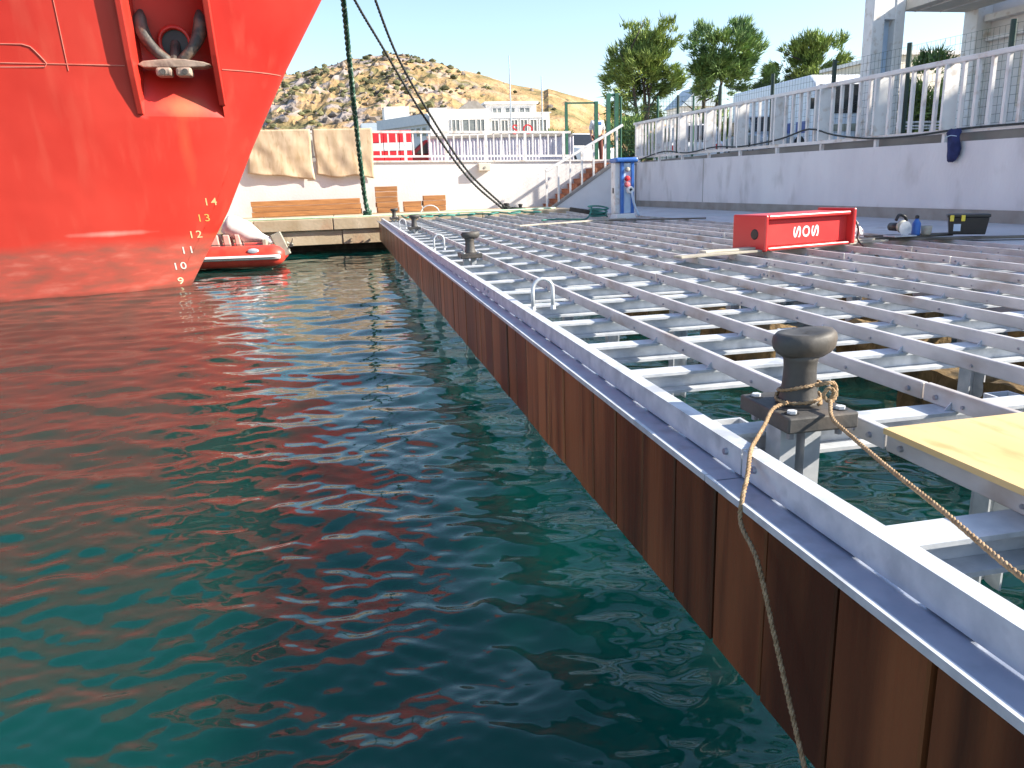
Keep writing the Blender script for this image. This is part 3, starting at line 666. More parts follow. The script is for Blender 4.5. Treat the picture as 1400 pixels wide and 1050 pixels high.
MB().box(px_-.285, px_-.272, py_-.02, py_+.05, 1.78, 1.92).build('door_latch', BLACKP, pd)
MB().tube(resample([(px_+.14, py_-.3, 1.84), (px_+.17, py_-.33, 1.6), (px_+.26, py_-.3, 1.35), (px_+.36, py_-.3, 1.16)], .08), [.03]*4+[.05]*0 if False else .032, 8).build('supply_lead', LBLUE, pd, smooth=True)
# dark channel and hose beside it
tag(MB().bar((6.45, 22.1, 1.36), (7.35, 21.6, 1.19), .16, .12).build('steel_offcut', IRON, bevel=.01), 'dark steel offcut lying by the left foot of the pedestal', 'steel bar')
hs = thing('coiled_hose', 'loosely coiled dark green hose left of the pedestal', 'hose', (7.0, 21.4, 1.12))
pts = []
for k in range(60):
    a = k*.38; pts.append((7.05+(.26+.04*math.sin(k*.7))*math.cos(a), 21.3+.22*math.sin(a), 1.14+.005*k+.03*math.sin(a)))
pts += [(6.6, 20.9, 1.14), (6.2, 20.6, 1.13), (5.8, 21.2, 1.13), (5.3, 20.9, 1.13)]
MB().tube(resample(pts, .06), .024, 6).build('hose_run', TEALROPE, hs, smooth=True)
hz = thing('tangled_hose', 'tangled teal hose lying over the joist ends near the quay', 'hose', (4.5, 27, 1.13))
pts = [(2.0, 27.6, 1.2)]
for k in range(46): pts.append((2.1+k*.1+.18*math.sin(k*1.9), 26.9+.55*math.sin(k*.83), 1.14+.05*abs(math.sin(k*1.3))))
MB().tube(resample(pts, .08), .028, 6).build('hose_run', TEALROPE, hz, smooth=True)
ph = MB().tube(resample([(-6.5, 28.05, 1.215), (-3, 28.1, 1.225), (.3, 28.05, 1.215), (2.2, 28.15, 1.22), (5.6, 28.3, 1.22), (7.8, 28.7, 1.22)], .2), .03, 8).build('quay_hose', PALEROPE, smooth=True)
tag(ph, 'pale green hose stretched along the edge of the far quay', 'hose')

# ---- garment hung on the balustrade
gm = MB(); prof = [(2.86, .13, .05), (2.80, .17, .08), (2.72, .14, .07), (2.60, .16, .075), (2.48, .17, .08), (2.36, .15, .07), (2.27, .10, .05), (2.24, .03, .02)]
rows = []
for i_, (z, a_, d) in enumerate(prof):
    rows.append([(11.93+d*math.cos(t)*(1+.25*math.sin(3*t+i_)), 13.80+(.02*math.sin(i_*1.1))+a_*math.sin(t)*(1+.12*math.sin(4*t+i_*.8)), z+.015*math.sin(5*t)) for t in np.linspace(0, 2*math.pi, 20, endpoint=False)])
gm.v = [p for q in rows for p in q]
gm.f = [(i_*20+k, i_*20+(k+1) % 20, (i_+1)*20+(k+1) % 20, (i_+1)*20+k) for i_ in range(len(rows)-1) for k in range(20)]+[tuple(range(19, -1, -1)), tuple(range(140, 160))]
ga = thing('hanging_jacket', 'navy blue jacket hung over the bottom rail of the balustrade', 'jacket', (11.95, 13.8, 2.24))
gm.build('cloth', NAVY, ga, smooth=True)
MB().tube(resample([(11.86, 13.66, 2.72), (11.84, 13.8, 2.74), (11.86, 13.95, 2.71)], .03), .008, 6).build('cord', LBLUE, ga)

# ================================================================== FAR QUAY CLUTTER
def stack(label, x0, x1, rows, y0=32.0, y1=32.55, n=2, rise=.02):
    t = thing('lumber_stack', label, 'lumber', ((x0+x1)/2, 32.3, 1.2), 'brown lumber stacks on the far quay')
    z = 1.20
    for k in range(rows):
        h = .20; dy = (y1-y0)/n
        for j_ in range(n):
            a = random.uniform(-.05, .05)*(x1-x0 > 2) or random.uniform(-.03, .03)
            MB().box(x0+a, x1+a+random.uniform(-.02, .02), y0+j_*dy+.01+random.uniform(-.02, .02), y0+(j_+1)*dy-.01, z+.008, z+h).build('board', LUMBER, t, bevel=.008)
        z += h+.004
    return t
stack('long low stack of brown boards against the left of the white wall', -3.4, .72, 3, n=3)
stack('tallest, narrow stack of brown boards right of the green rope', 1.36, 2.22, 5)
stack('lowest small stack of brown boards, two layers high', 2.42, 3.14, 2)
stack('three layer stack of brown boards, rightmost on the far quay', 3.22, 4.12, 3)
qh = thing('quay_hoop', 'pale arched ladder hoop on the far quay in front of the lumber', 'hoop', (3.2, 29.6, 1.2))
MB().tube([(3.2-.34*math.cos(a), 29.6, 1.2+.27*math.sin(a)) for a in np.linspace(0, math.pi, 15)], .022, 8).build('hoop_bar', GALV, qh, smooth=True)
wbx = thing('wall_box', 'small cream junction box fixed high on the white wall', 'junction box', (5.9, 32.8, 2.7))
MB().box(5.66, 6.16, 32.72, 32.99, 2.72, 3.02).build('box', BEIGE, wbx, bevel=.02); MB().cyl((5.92, 32.719, 2.85), (5.92, 32.70, 2.85), .05, n=10).build('knob', GREYM, wbx)
# burlap sheets on the railing
def sheet(name, label, x0, x1, ztop, zl, zr, seed, hem):
    random.seed(seed)
    def fn(u, v_):
        x = x0+(x1-x0)*u; zb = zl+(zr-zl)*u+.05*math.sin(u*9+seed)*hem
        z = ztop+(zb-ztop)*v_
        yy = 32.90-.05*v_-.035*math.sin(u*6+v_*3+seed)*(.3+v_)-.025*math.sin(u*15-v_*7+seed*2)*v_+.025*noise.noise(Vector((u*5, v_*5, seed)))
        return (x+.04*v_*math.sin(seed+v_*4)*(u-.5)*3, yy, z)
    g = grid(fn, np.linspace(0, 1, 30), np.linspace(0, 1, 26)); o = g.build(name, BURLAP, smooth=True, norm=False)
    md = o.modifiers.new('thick', 'SOLIDIFY'); md.thickness = .012
    return tag(o, label, 'cloth', 'burlap sheets hung on the far railing')
sheet('burlap_sheet', 'pale burlap sheet on the far railing, left one next to the red hull', -3.45, -.98, 4.50, 2.88, 2.58, 3, .4)
sheet('burlap_sheet', 'tan burlap sheet with ragged hem, hung behind the green rope', -.90, 1.42, 4.50, 2.72, 2.60, 8, 1.)

# ---- mooring bitts on the quay with the black ropes
mb_ = thing('rope_bitt', 'dark low mooring bitt wrapped in rope at the deck corner', 'bitt', (5.95, 28.6, 1.2))
MB().lathe((5.92, 28.6, 1.19), [(.13, 0), (.10, .04), (.085, .18), (.12, .24), (.10, .28)], 14).build('post', IRON, mb_, smooth=True)
MB().lathe((6.45, 28.6, 1.19), [(.10, 0), (.07, .04), (.065, .15), (.09, .2), (.07, .23)], 14).build('post', IRON, mb_, smooth=True)
MB().rope([(5.92+.15*math.cos(a), 28.6+.15*math.sin(a), 1.23+.006*a) for a in np.linspace(0, 18, 60)], .04, .25).build('rope_turns', BROPE, mb_, smooth=True, norm=False)
MB().rope([(6.0, 28.5, 1.26), (6.2, 28.44, 1.29), (6.45, 28.46, 1.24), (6.6, 28.6, 1.24), (6.45, 28.72, 1.24), (6.1, 28.62, 1.27)], .045, .25).build('rope_turns', BROPE, mb_, smooth=True, norm=False)
bitt2 = thing('rope_bollard', 'small dark bollard at the quay edge holding the green rope', 'bollard', (.86, 28.35, 1.19))
MB().lathe((.86, 28.35, 1.19), [(.11, 0), (.07, .04), (.065, .12), (.09, .16), (.06, .18)], 14).build('post', IRON, bitt2, smooth=True)

# ================================================================== SHIP
SY = 20.05
SZ = np.array([-2, 0, .53, 1.03, 1.69, 3.15, 4.82, 6.29, 8.2, 9.6]); SXs = np.array([-4.6, -3.72, -3.40, -3.09, -2.68, -1.95, -1.03, -.12, 1.05, 1.9])
def stemx(z): return float(np.interp(z, SZ, SXs))
def beam(s, z):
    zz = max(z, 0); fl = 1+.030*zz+.012*zz*zz*.6
    b_ = 1.05*(1-math.exp(-(s/.62)**.75*1.0))*.62 + .92*(1-math.exp(-s/2.4)) + .135*s
    lim = 6.5
    b_ = b_*(.93+.055*zz) 
    return lim*(1-math.exp(-b_/lim))
PK = dict(x0=-4.02, x1=-2.40)
def pock(x, z):
    if z <= 3.75 or z > 8.2: return 0
    return min(1.0, (z-3.75)/1.25)**.9*.85
def hullp(s, z, side=-1, off=0.):
    return Vector((stemx(z)-s, SY+side*(beam(s, z)+off), z))
zs = sorted(set(list(np.linspace(-2, 9.6, 48))+[3.75, 3.76, 8.2, 8.21]))
ship = thing('ship', 'large red ship with its rusty waterline bow and recessed anchor', 'ship', (-10, SY, 0))
hv = []; hf = []
def hull_side(side):
    global hv, hf
    base = len(hv); cols_ = []
    for z in zs:
        row = []
        sA = stemx(z)-PK['x1']; sB = stemx(z)-PK['x0']
        ss = list(np.concatenate([np.linspace(0, 1, 14)**2*max(sA-.0, .3), sA+np.array([.006]), np.linspace(sA+.05, sB-.05, 12), np.array([sB-.006, sB]), sB+np.linspace(.15, 1, 26)**1.7*22])) if True else None
        for k_, s in enumerate(ss):
            p = hullp(s, z, side)
            if side < 0 and 14 <= k_ <= 26: p.y += pock(p.x, z)
            row.append(p)
        cols_.append(row)
    n = len(cols_[0])
    hv += [tuple(p) for r in cols_ for p in r]
    for i_ in range(len(cols_)-1):
        for k in range(n-1): hf.append((base+i_*n+k, base+i_*n+k+1, base+(i_+1)*n+k+1, base+(i_+1)*n+k))
hull_side(-1); hull_side(1)
HM = bpy.data.materials.new('red_hull_paint'); HM.use_nodes = True; T = HM.node_tree; N = T.nodes; L = T.links; b = N['Principled BSDF']
b.inputs['Roughness'].default_value = .42
tc = N.new('ShaderNodeTexCoord'); sep = N.new('ShaderNodeSeparateXYZ'); L.new(tc.outputs['Object'], sep.inputs[0])
def mapn(vec=(1, 1, 1)):
    mp = N.new('ShaderNodeMapping'); mp.inputs['Scale'].default_value = vec; L.new(tc.outputs['Object'], mp.inputs[0]); return mp
def nzz(sc_, vec=(1, 1, 1), det=5):
    n = N.new('ShaderNodeTexNoise'); n.inputs['Scale'].default_value = sc_; n.inputs['Detail'].default_value = det; L.new(mapn(vec).outputs[0], n.inputs['Vector']); return n
n1 = nzz(.45, (1, 1, .7)); r1 = ramp(n1.outputs[0], [(.3, (.47, .017, .010, 1)), (.7, (.61, .050, .032, 1))])
n2 = nzz(3.0, (1.2, 1.2, .12)); r2_ = ramp(n2.outputs[0], [(.55, (0, 0, 0, 1)), (.8, (.38, .38, .38, 1))])
m1 = N.new('ShaderNodeMixRGB'); L.new(r2_.outputs[0], m1.inputs[0]); L.new(r1.outputs[0], m1.inputs[1]); m1.inputs[2].default_value = (.62, .12, .075, 1)
# boot top: faded pink brown band by height + noise
n3 = nzz(1.6, (1, 1, 2)); ad = N.new('ShaderNodeMath'); ad.operation = 'MULTIPLY_ADD'; ad.inputs[1].default_value = .25; L.new(n3.outputs[0], ad.inputs[0]); L.new(sep.outputs[2], ad.inputs[2])
bt_ = N.new('ShaderNodeMapRange'); bt_.inputs[1].default_value = 1.24*S+.10; bt_.inputs[2].default_value = .98*S+.10; L.new(ad.outputs[0], bt_.inputs[0])
n4 = nzz(4, (.6, .6, 2)); r4 = ramp(n4.outputs[0], [(.3, (.30, .09, .065, 1)), (.55, (.48, .085, .06, 1)), (.75, (.56, .16, .12, 1))])
m2 = N.new('ShaderNodeMixRGB'); L.new(bt_.outputs[0], m2.inputs[0]); L.new(m1.outputs[0], m2.inputs[1]); L.new(r4.outputs[0], m2.inputs[2])
wl = N.new('ShaderNodeMapRange'); wl.inputs[1].default_value = .28*S; wl.inputs[2].default_value = .10*S; L.new(ad.outputs[0], wl.inputs[0])
m3 = N.new('ShaderNodeMixRGB'); L.new(wl.outputs[0], m3.inputs[0]); L.new(m2.outputs[0], m3.inputs[1]); m3.inputs[2].default_value = (.11, .032, .02, 1)
# rust smear below the anchor and thin runs
def smear(cx_, cz_, rx, rz_):
    mp = N.new('ShaderNodeMapping'); mp.inputs['Scale'].default_value = (1/(rx*S), 0, 1/(rz_*S)); mp.inputs['Location'].default_value = (-(cx_+10)/rx, 0, -cz_/rz_)
    L.new(tc.outputs['Object'], mp.inputs[0]); ln = N.new('ShaderNodeVectorMath'); ln.operation = 'LENGTH'; L.new(mp.outputs[0], ln.inputs[0])
    a_ = N.new('ShaderNodeMath'); a_.operation = 'MULTIPLY_ADD'; a_.inputs[1].default_value = 1.4; L.new(nzz(2.5, (1, 1, .5)).outputs[0], a_.inputs[0]); L.new(ln.outputs['Value'], a_.inputs[2])
    r = N.new('ShaderNodeMapRange'); r.inputs[1].default_value = 1.75; r.inputs[2].default_value = .7; r.inputs[4].default_value = .75; L.new(a_.outputs[0], r.inputs[0]); return r.outputs[0]
prev = m3.outputs[0]
for args, cc in (((-3.2, 3.95, .55, .28), (.34, .16, .07, 1)), ((-3.25, 3.2, .16, .8), (.52, .09, .04, 1)), ((-5.0, 1.33, .9, .07), (.66, .36, .30, 1)), ((-2.6, 1.15, 1.1, .10), (.52, .11, .04, 1)), ((-3.0, .55, .8, .25), (.40, .14, .10, 1))):
    mq = N.new('ShaderNodeMixRGB'); L.new(smear(*args), mq.inputs[0]); L.new(prev, mq.inputs[1]); mq.inputs[2].default_value = cc; prev = mq.outputs[0]
L.new(prev, b.inputs['Base Color'])
n5 = nzz(.9, (1, 1, 1), 2); bpn = N.new('ShaderNodeBump'); bpn.inputs['Strength'].default_value = .5; bpn.inputs['Distance'].default_value = .06
L.new(n5.outputs[0], bpn.inputs['Height']); L.new(bpn.outputs[0], b.inputs['Normal'])
hm = MB(); hm.v = hv; hm.f = hf
hull = hm.build('hull', HM, ship, smooth=True, norm=True)
import bmesh
bb_ = bmesh.new(); bb_.from_mesh(hull.data); bmesh.ops.remove_doubles(bb_, verts=bb_.verts, dist=.0005); bb_.to_mesh(hull.data); bb_.free()
hull.data.set_sharp_from_angle(angle=R(38))
# deck lid
n = 28
lid = [hullp(s, 9.58, -1) for s in np.linspace(0, 24, 24)]+[hullp(s, 9.58, 1) for s in np.linspace(24, 0, 24)]
MB().add([tuple(p) for p in lid], [tuple(range(48))]).build('deck', IRON, ship)
HP = HM
# cheek plates
def cheek(x, zb, name='cheek_plate', w=.13):
    rows = []
    for z in np.linspace(zb, 8.2, 14):
        s = stemx(z)-x; p = hullp(s, z)
        out = min(1, (z-zb)/1.2+.25)*.17
        rows.append([(x-w/2, p.y-out, z), (x+w/2, p.y-out, z), (x+w/2, p.y+.95, z), (x-w/2, p.y+.95, z)])
    m_ = MB(); m_.v = [q for r in rows for q in r]
    m_.f = [(i_*4+k, i_*4+(k+1) % 4, (i_+1)*4+(k+1) % 4, (i_+1)*4+k) for i_ in range(13) for k in range(4)]+[(3, 2, 1, 0), (52, 53, 54, 55)]
    return m_.build(name, HP, ship, bevel=.02)
cheek(PK['x0']+.02, 3.78); cheek(PK['x1']-.0, 4.0)
# anchor in the pocket
ax, az_ = -3.22, 4.78
ps = stemx(az_)-ax; ay = hullp(ps, az_).y+.18
an = MB(); IR2 = mat('anchor_iron', (.05, .045, .042, 1), (.11, .10, .09, 1), .6, .2, 6, bump=.4, c3=(.24, .15, .10, 1), s3=5)
IR3 = mat('worn_anchor_iron', (.34, .25, .19, 1), (.45, .34, .27, 1), .6, .1, 6, bump=.4, c3=(.16, .11, .09, 1), s3=5)
an.prism([(-.72, 0), (-.60, .07), (-.25, .10), (0, .12), (.25, .10), (.60, .05), (.74, .0), (.60, -.05), (.25, -.06), (-.25, -.06), (-.60, -.06)], 'xz', ay-.17, ay+.25)
an.v = [(p[0]+ax, p[1], p[2]+az_) for p in an.v]
anchor = an.build('anchor', IR3, ship, bevel=.02)
for sg in (-1, 1):
    f = MB(); pts = [(ax+sg*.10, ay+.02, az_+.08), (ax+sg*.34, ay+.0, az_+.28), (ax+sg*.52, ay+.05, az_+.55), (ax+sg*.60, ay+.12, az_+.85), (ax+sg*.58, ay+.2, az_+1.12)]
    P_ = resample(pts, .09); wds = np.interp(np.linspace(0, 1, len(P_)), [0, .3, .6, .85, 1], [.10, .11, .15, .14, .05])
    f.tube(P_, list(wds), 8); f.build('fluke', IR2, anchor, smooth=True)
    MB().box(ax+sg*.20-.17, ax+sg*.20+.15, ay-.22, ay+.1, az_-.24, az_-.061).build('crown_block', IR3, anchor, bevel=.05)
    MB().cyl((ax+sg*.22, ay-.235, az_-.15), (ax+sg*.22, ay-.221, az_-.15), .06, n=10).build('crown_pin', IR2, anchor)
MB().cyl((ax, ay-.02, az_+.05), (ax, ay+.4, az_+.5), .10, n=10).build('shank', IR2, anchor)
hz_ = 5.28; hy = hullp(stemx(hz_)-ax, hz_).y+pock(ax, hz_)-.20
MB().lathe((ax, hy+.05, hz_), [(.30, 0), (.36, .02), (.36, .10), (.30, .13), (.275, .10), (.275, .02)], 26, 'y').build('hawse_ring', HP, ship, smooth=True)
MB().lathe((ax, hy+.04, hz_), [(.001, .0), (.29, .0), (.29, .02), (.001, .025)], 24, 'y').build('hawse_dark_disc', BLACKP, ship)  # flat black disc painted as the dark inside of the hawse hole
# weld seams
def seam(zf, s0, s1, n_=60, r=.012, name='weld_seam'):
    pts = []
    for s in np.linspace(s0, s1, n_):
        z = zf(s) if callable(zf) else zf; pts.append(hullp(s, z, -1, .004))
    return pts
SEAM = mat('seam_paint', (.60, .14, .10, 1), (.66, .20, .15, 1), .5)
MB().tube(seam(4.72, .05, stemx(4.72)-PK['x1']-.1), .011, 5).build('weld_seam', SEAM, ship)
MB().tube(seam(4.72, stemx(4.72)-PK['x0']+.1, 5.4), .011, 5).build('weld_seam', SEAM, ship)
MB().tube([hullp(stemx(z)+5.15+.0, z, -1, .004) for z in np.linspace(4.6, 9, 20)], .009, 5).build('weld_seam', SEAM, ship)
ins = [hullp(stemx(z)+xx, z, -1, .006) for xx, z in ((7.6, 4.62), (5.55, 4.66), (5.5, 4.72), (5.72, 5.02), (5.85, 5.06), (7.6, 5.04))]
MB().tube(resample(ins, .08), .012, 5).build('weld_seam', SEAM, ship)
# draught marks
DM = {'14': (1.93, (.70, .38, .18, 1)), '13': (1.57, (.70, .34, .09, 1)), '12': (1.20, (.74, .50, .28, 1)), '11': (.85, (.72, .62, .57, 1)), '10': (.49, (.74, .66, .60, 1)), '9': (.13, (.75, .68, .45, 1))}
for t_, (zc, colr) in DM.items():
    s0 = .42 if len(t_) > 1 else .25; mk = mat('mark_paint_'+t_, colr, None, .6)
    for k_, ch in enumerate(t_):
        vs, fs = text_geo(ch, .25, .0, .004); g = MB(); pts = []
        for v in vs:
            u = v[0]+(k_-.5*(len(t_)-1))*.15; z = zc+v[1]*.95
            pts.append(hullp(max(.02, stemx(z)-(stemx(zc)-s0+u)), z, -1, .006))
        g.add(pts, fs); g.build('draft_digit', mk, ship, norm=False)

# ---- mooring ropes
gr = thing('green_mooring_rope', 'thick green rope rising from the quay edge to the ship bow', 'rope', (.8, 28.3, 1.2))
MB().rope([(.90, 28.28, 1.30), (.80, 28.1, 1.9), (.66, 26.6, 4.2), (.55, 24.6, 6.6), (.50, 22.3, 8.2), (.9, 20.3, 9.7)], .085, .55, 3, 6).build('rope_line', GROPE, gr, smooth=True, norm=False)
MB().rope([(.86+.12*math.cos(a), 28.35+.12*math.sin(a), 1.23+.012*a) for a in np.linspace(0, 13, 40)], .05, .4, 3, 5).build('rope_turns', GROPE, gr, smooth=True, norm=False)
for k, (pts, lab) in enumerate([([(5.83, 28.5, 1.2), (4.45, 28.0, 2.4), (2.91, 27.0, 4.38), (1.54, 25.3, 6.33), (.83, 24.0, 7.25), (.25, 22.4, 8.1), (.0, 20.6, 8.75)], 'left of the two dark mooring ropes sagging from the ship to the bitt'),
                                ([(5.89, 28.5, 1.28), (4.46, 28.0, 2.60), (3.15, 27.0, 4.37), (2.05, 25.3, 5.92), (1.4, 24.0, 7.26), (.95, 22.4, 8.1), (.6, 20.6, 8.8)], 'right of the two dark mooring ropes sagging from the ship to the bitt')]):
    g = MB().rope(pts, .042, .35, 3, 5).build('dark_mooring_rope', BROPE, smooth=True, norm=False); tag(g, lab, 'rope', 'dark mooring ropes')

# ---- dinghy
dg = thing('dinghy', 'red inflatable dinghy with a white outboard moored behind the ship bow', 'dinghy', (-3.5, 23.6, 0))
def tubeline(y, sgn):
    P_ = resample([(-8.2, y+sgn*.0-sgn*.75, .55), (-7.4, y-sgn*.3, .46), (-6, y, .40), (-4, y, .38), (-2.35, y, .36), (-1.98, y, .36), (-1.72, y, .36)], .12)
    n_ = len(P_); rr_ = [.31]*n_
    for i_ in range(n_):
        e = P_[i_].x
        if e > -2.1: rr_[i_] = max(.10, .31*math.sqrt(max(0, 1-((e+2.1)/.42)**2)))
    return P_, rr_
for (y, sg) in ((23.35, -1), (24.75, 1)):
    P_, rr_ = tubeline(y, sg); tb_ = MB().tube(P_, rr_, 18).build('float_tube', TUBER, dg, smooth=True)
    st_ = [(p[0], p[1]+sg*(r*.99), p[2]-.02) for p, r in zip(P_, rr_)]
    MB().tube(st_[:-1], .065, 8).build('rub_strake', WHITEP, dg, smooth=True)
    MB().tube([(p[0], p[1]+sg*.062, p[2]) for p in st_[:-1]], .012, 5).build('strake_line', STRAP, dg)
    MB().tube(resample([(-6, y, .74), (-4.8, y, .69), (-3.8, y, .72), (-2.9, y, .70), (-2.3, y, .68)], .1), .014, 5).build('grab_line', STRAP, dg)
MB().lathe((-2.55, 23.35-.27, .53), [(.10, 0), (.08, .04), (.02, .05)], 14, 'y', 1.6, .7).build('lifting_patch', BGREY, dg)
MB().box(-7, -2.2, 23.4, 24.7, .15, .28).build('floor', GREYM, dg)
MB().box(-2.32, -2.2, 23.45, 24.65, .2, .82).build('transom', GREYM, dg, bevel=.02)
for x, w_ in ((-4.05, .34), (-3.62, .26), (-3.28, .2), (-2.98, .16)):
    MB().prism([(x-w_/2, .5), (x+w_/2, .5), (x+w_/2-.06, .98), (x-w_/2-.04, .98)], 'xz', 23.7, 24.4).build('seat', PINKW, dg, bevel=.03)
MB().lathe((-4.35, 23.6, .78), [(.02, 0), (.13, .03), (.15, .12), (.11, .2), (.02, .23)], 14).build('fender', WHITEP, dg, smooth=True)
ob = MB()   # tilted outboard
A0, A1 = V(-3.35, 24.0, 1.28), V(-2.05, 24.0, .70)
P_ = [A0+(A1-A0)*t for t in np.linspace(0, 1, 12)]
ob.tube([P_[0]+V(-.02, 0, .02)]+P_, [.06]+list(np.interp(np.linspace(0, 1, 12), [0, .1, .45, .62, .75, 1], [.25, .33, .31, .20, .12, .09])), 14)
om = ob.build('outboard', WHITEP, dg, smooth=True)
MB().bar((-1.98, 24.0, .95), (-1.72, 24.0, .30), .22, .30).build('bracket', GREYM, dg, bevel=.02)
MB().bar((-2.2, 24.0, .80), (-1.62, 24.0, .42), .09, .10).build('drive_leg', GREYM, dg)
for k in range(3):
    a = k*2.09; c0 = V(-1.55, 24.0, .62); MB().bar(c0, c0+V(.09*math.cos(a)*.5, .16*math.sin(a), .16*math.cos(a)), .10, .02).build('propeller_blade', IRON, dg)
MB().cyl((-1.68, 24, .66), (-1.5, 24, .60), .05, .03, 10).build('gearcase', GREYM, dg)

# ================================================================== BACKGROUND
def window(b_parent, x0, x1, y, z0, z1, fr=.12, mt=WPAINT):
    f = MB(); f.box(x0-fr, x1+fr, y-.10, y-.02, z0-fr, z0); f.box(x0-fr, x1+fr, y-.10, y-.02, z1, z1+fr); f.box(x0-fr, x0, y-.10, y-.02, z0+.002, z1-.002); f.box(x1, x1+fr, y-.10, y-.02, z0+.002, z1-.002)
    f.box((x0+x1)/2-.05, (x0+x1)/2+.05, y-.09, y-.03, z0+.002, z1-.002)
    w_ = f.build('window', mt, b_parent); MB().box(x0+.002, x1-.002, y-.055, y-.03, z0+.002, z1-.002).build('pane', FGLASS, w_)
wbld = thing('white_building', 'low white harbour building with a row of windows below the hill', 'building', (14, 94, 2.9))
MB().box(10.3, 24, 90, 104, 2.9, 10.0).build('wall', WHITEW, wbld)
MB().box(12.2, 16.8, 89.6, 89.998, 2.9, 10.55).build('front_bay', WHITEW, wbld)
MB().box(10.25, 12.2, 89.5, 89.99, 2.9, 10.7).build('corner_bay', WHITEW, wbld)
MB().box(17.2, 23.2, 93, 100, 10.0, 11.35).build('penthouse', WHITEW, wbld)
MB().box(17, 23.4, 92.6, 100.4, 11.352, 11.6).build('penthouse_roof', WPAINT, wbld)
MB().prism([(13.6, 10.56), (17.0, 10.56), (15.9, 11.5), (14.9, 11.5)], 'xz', 91, 95).build('roof', PLINTH, wbld)
MB().box(10.2, 24.1, 89.7, 90-.402, 9.99, 10.12).build('cornice', WPAINT, wbld)
for k in range(6): window(wbld, 17.25+k*1.12, 17.95+k*1.12, 90, 8.0, 9.3)
for k in range(7): window(wbld, 17.2+k*1.0, 17.8+k*1.0, 90, 5.4, 6.6)
for x0, x1 in ((12.7, 13.5), (13.9, 15.3), (15.5, 16.3)): window(wbld, x0, x1, 89.6, 8.2, 9.4)
for x0, x1 in ((18.0, 19.0), (19.5, 20.6), (21.2, 22.4)): window(wbld, x0, x1, 93, 10.35, 10.9, .06)
MB().box(10.298, 10.30+.0, 89.998, 90.0, 3, 3.1) 
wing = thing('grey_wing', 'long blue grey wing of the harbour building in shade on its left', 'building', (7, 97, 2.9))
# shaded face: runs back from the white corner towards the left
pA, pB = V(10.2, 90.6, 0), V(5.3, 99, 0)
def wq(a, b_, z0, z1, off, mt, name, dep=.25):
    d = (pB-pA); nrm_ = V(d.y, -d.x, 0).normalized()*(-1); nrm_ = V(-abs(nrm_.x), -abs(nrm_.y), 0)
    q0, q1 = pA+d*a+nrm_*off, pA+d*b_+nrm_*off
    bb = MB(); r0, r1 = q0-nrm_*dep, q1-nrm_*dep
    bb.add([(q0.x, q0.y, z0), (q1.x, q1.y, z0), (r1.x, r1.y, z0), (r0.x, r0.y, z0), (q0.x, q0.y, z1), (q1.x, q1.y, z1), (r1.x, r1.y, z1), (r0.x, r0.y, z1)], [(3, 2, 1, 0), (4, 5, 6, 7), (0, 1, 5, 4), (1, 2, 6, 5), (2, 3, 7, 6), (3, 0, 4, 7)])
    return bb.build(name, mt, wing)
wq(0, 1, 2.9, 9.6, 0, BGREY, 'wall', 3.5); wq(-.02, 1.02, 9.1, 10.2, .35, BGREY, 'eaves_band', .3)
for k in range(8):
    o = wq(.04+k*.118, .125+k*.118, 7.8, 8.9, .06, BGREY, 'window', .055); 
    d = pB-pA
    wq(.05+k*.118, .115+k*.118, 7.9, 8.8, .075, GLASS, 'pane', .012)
lb = thing('blue_white_block', 'small pale blue flat roofed block left of the harbour building', 'building', (5.4, 104, 2.9))
MB().box(3.2, 6.2, 103, 108, 2.9, 10.3).build('wall', BGREY, lb); window(lb, 4.2, 4.9, 103, 7.6, 9.2)
MB().box(6.4, 9.6, 107, 112, 2.9, 12.6).build('stair_tower', WHITEW, lb)
lw = MB().box(-14, 6.5, 150, 151, 2.9, 12.5).build('terrace_wall', PLINTH); tag(lw, 'long low grey wall at the foot of the hill', 'wall')
# roadside hoarding
ho = thing('hoarding', 'pale corrugated metal hoarding behind the far railing', 'fence', (7.4, 37, 2.9))
x = 4.1
while x < 10.9:
    pts = []; n_ = 12
    pr = [(x+i_*.46/n_, 37+.04*math.sin(i_*math.pi/2)) for i_ in range(n_+1)]
    bb = MB(); bb.v = [(a, b_, z) for z in (2.95, 4.28) for a, b_ in pr]; bb.f = [(i_, i_+1, n_+2+i_, n_+1+i_) for i_ in range(n_)]
    o = bb.build('sheet_panel', SHEET, ho, norm=False); md = o.modifiers.new('thick', 'SOLIDIFY'); md.thickness = .01
    x += .462
MB().box(4.05, 10.95, 36.9, 37.12, 4.29, 4.40).build('top_rail', PLINTH, ho)
for i_, ch in enumerate('SO'):
    vs, fs = text_geo(ch, .62, .03); g = MB(); g.add([(8.18+i_*.62+v[0], 37.0-v[2], 4.60+v[1]) for v in vs], fs)
    if i_ == 0: sg = thing('red_letter_sign', 'red sign letters standing above the hoarding', 'sign', (8.5, 37, 4.4))
    g.build('letter', REDP, sg, norm=False)
MB().box(7.9, 9.1, 37.031, 37.06, 4.405, 4.45).build('carrier', PLINTH, sg)
# red and white striped kiosk
kk = thing('striped_kiosk', 'red and white banded kiosk behind the far railing', 'kiosk', (2.35, 36.5, 2.9))
for (x0, x1) in ((1.4, 2.0), (2.02, 2.7), (2.72, 3.25)):
    MB().box(x0, x1, 36+.04*(x0 > 2.0), 37.2, 2.9, 3.75).build('lower_panel', REDP, kk, bevel=.02); MB().box(x0, x1, 36.02, 37.2, 3.752, 4.1).build('white_band', WHITEP, kk, bevel=.02); MB().box(x0, x1, 36+.03*(x0 > 2), 37.2, 4.102, 4.62).build('upper_panel', REDP, kk, bevel=.02)
